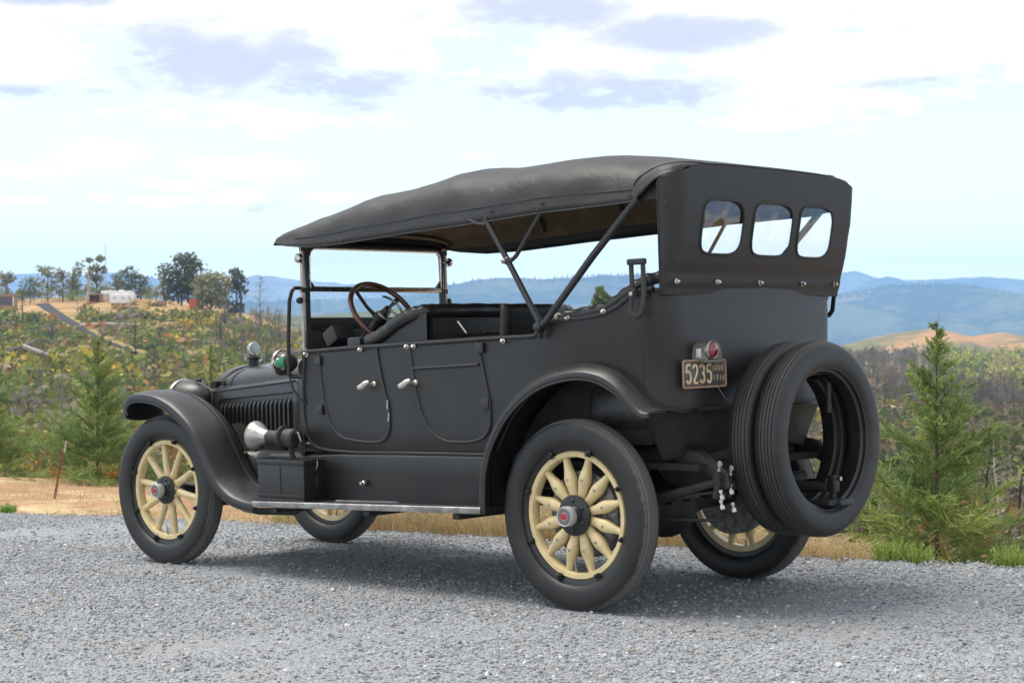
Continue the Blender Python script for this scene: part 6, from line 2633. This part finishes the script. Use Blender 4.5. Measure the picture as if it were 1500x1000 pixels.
# ---- tail lamp and number plate
px_ = -.675
pc = Vector((px_, .522, 1.140))
pl = MB()
pl.box(pc, (.004, .330, .128), bev=.0015)
plate = pl.build('number_plate', M['plate'], car)
ring = []
for (sy, sz, a0) in ((1, 1, 0), (-1, 1, 90), (-1, -1, 180), (1, -1, 270)):
    for k in range(5):
        a = R(a0 + 22.5 * k)
        ring.append(Vector((px_ - .002, pc.y + sy * .153 + .010 * math.cos(a), pc.z + sz * .052 + .010 * math.sin(a))))
ring.append(ring[0].copy())
MB().tube(ring, .005, 6, caps=False).build('plate_border', M['plate_edge'], plate)
GL = {
    '5': [[(.92, 1), (.12, 1), (.08, .56), (.30, .64), (.62, .64), (.92, .50), (.97, .30), (.88, .10), (.62, 0), (.30, .02), (.06, .16)]],
    '2': [[(.05, .80), (.14, .94), (.40, 1.0), (.72, .97), (.92, .82), (.90, .64), (.72, .44), (.30, .20), (.06, 0), (.96, 0)]],
    '3': [[(.06, .84), (.18, .96), (.50, 1.0), (.80, .94), (.92, .78), (.84, .60), (.50, .54), (.86, .46), (.97, .26), (.86, .08), (.52, 0), (.20, .04), (.04, .17)]],
    '1': [[(.5, 1), (.5, 0)]],
    '9': [[(.90, .62), (.68, .46), (.30, .48), (.08, .66), (.14, .90), (.45, 1.0), (.78, .93), (.92, .72), (.88, .34), (.66, .06), (.30, 0), (.10, .08)]],
    '6': [[(.90, .90), (.64, 1.0), (.30, .92), (.10, .62), (.08, .30), (.24, .06), (.55, 0), (.85, .10), (.93, .32), (.78, .52), (.45, .56), (.14, .40)]],
    'M': [[(0, 0), (0, 1), (.5, .30), (1, 1), (1, 0)]],
    'A': [[(0, 0), (.5, 1), (1, 0)], [(.22, .35), (.78, .35)]],
    'I': [[(.5, 0), (.5, 1)]],
    'N': [[(0, 0), (0, 1), (1, 0), (1, 1)]],
    'E': [[(.95, 1), (0, 1), (0, 0), (.95, 0)], [(0, .52), (.75, .52)]],
}


def word(txt, y0, z0, cw_, ch_, gap, r, parent, m_, name='digit'):
    y = y0
    for c in txt:
        w = cw_ * (.35 if c in 'I1' and len(txt) > 4 else 1)
        g = MB()
        for st_ in GL[c]:
            # rounded by corner cutting
            pts = [Vector((px_ - .0025, y - p[0] * w, z0 + p[1] * ch_)) for p in st_]
            if c in '5239 6':
                for _ in range(2):
                    q = [pts[0]]
                    for a, b in zip(pts[:-1], pts[1:]):
                        q += [a.lerp(b, .25), a.lerp(b, .75)]
                    q.append(pts[-1])
                    pts = q
            g.tube(pts, r, 8, flat=((1, 0, 0), .45))
        g.build(name, m_, parent)
        y -= w + gap
    return y


word('5235', pc.y + .142, pc.z - .041, .036, .084, .0165, .0066, plate, M['plate_num'])
word('MAINE', pc.y - .060, pc.z + .012, .0150, .026, .0068, .0015, plate, M['plate_num'], 'letter')
word('1916', pc.y - .068, pc.z - .032, .0130, .025, .0105, .0017, plate, M['plate_num'])
MB().tube([(px_ + .002, pc.y - .10, pc.z - .06), (px_ - .005, pc.y - .15, pc.z - .12), (-.72, pc.y - .20, .98)], .002, 5).build('wire', M['nickel_dull'], plate)
MB().tube([(px_ + .01, pc.y, pc.z), (-.60, pc.y + .02, 1.12)], .016, 8).build('bracket', M['chassis'], plate)
tl = MB()
lc = Vector((px_ - .008, .502, 1.245))
rows = []
prof = [(-.058, -.04), (-.058, -.012), (-.044, .028), (-.024, .045), (0, .05), (.024, .045), (.044, .028), (.058, -.012), (.058, -.04)]
for x, s_ in ((.05, 1.0), (-.035, 1.0), (-.040, .96)):
    rows.append([lc + Vector((x, -y * s_, z * s_ - .0)) for y, z in prof])
tl.grid(rows, closed_u=True)
tl.add(rows[-1], [tuple(range(len(prof)))])
tl.add(rows[0], [tuple(reversed(range(len(prof))))])
lamp = tl.build('tail_lamp', M['lamp_grey'], car, smooth=30)
MB().box(lc + Vector((.0, 0, -.047)), (.105, .135, .012), bev=.003).build('base', M['lamp_grey'], lamp)
MB().lathe([(.034, .030), (.042, .034), (.044, .050), (.040, .056), (.037, .054)], lc + Vector((0, .030, .006)), (-1, 0, 0), 28).build('bezel', M['nickel_dull'], lamp)
MB().lathe([(.038, .050), (.033, .060), (.020, .067), (0, .070)], lc + Vector((0, .030, .006)), (-1, 0, 0), 28).build('lens', M['red_lens'], lamp)
MB().box(lc + Vector((.008, .058, -.008)), (.03, .006, .042), bev=.002).build('side_window', M['cap_metal'], lamp)


# ================================================================== the air: pale haze over the whole valley
hz = MB().box((0, 3995, 110), (24000, 8790, 600))
hm = bpy.data.materials.new('haze_air')
hm.use_nodes = True
ht = NT(hm.node_tree)
ht.t.nodes.clear()
pv = ht.n('ShaderNodeVolumePrincipled')
pv.inputs['Color'].default_value = (0.34, 0.60, 1.0, 1)
pv.inputs['Density'].default_value = 0.000165
ho = ht.n('ShaderNodeOutputMaterial')
ht.l.new(pv.outputs[0], ho.inputs['Volume'])
haze = hz.build('haze', hm, smooth=0)
tag(haze, 'blue summer haze filling the valley and veiling the far mountains', 'haze', kind='stuff')
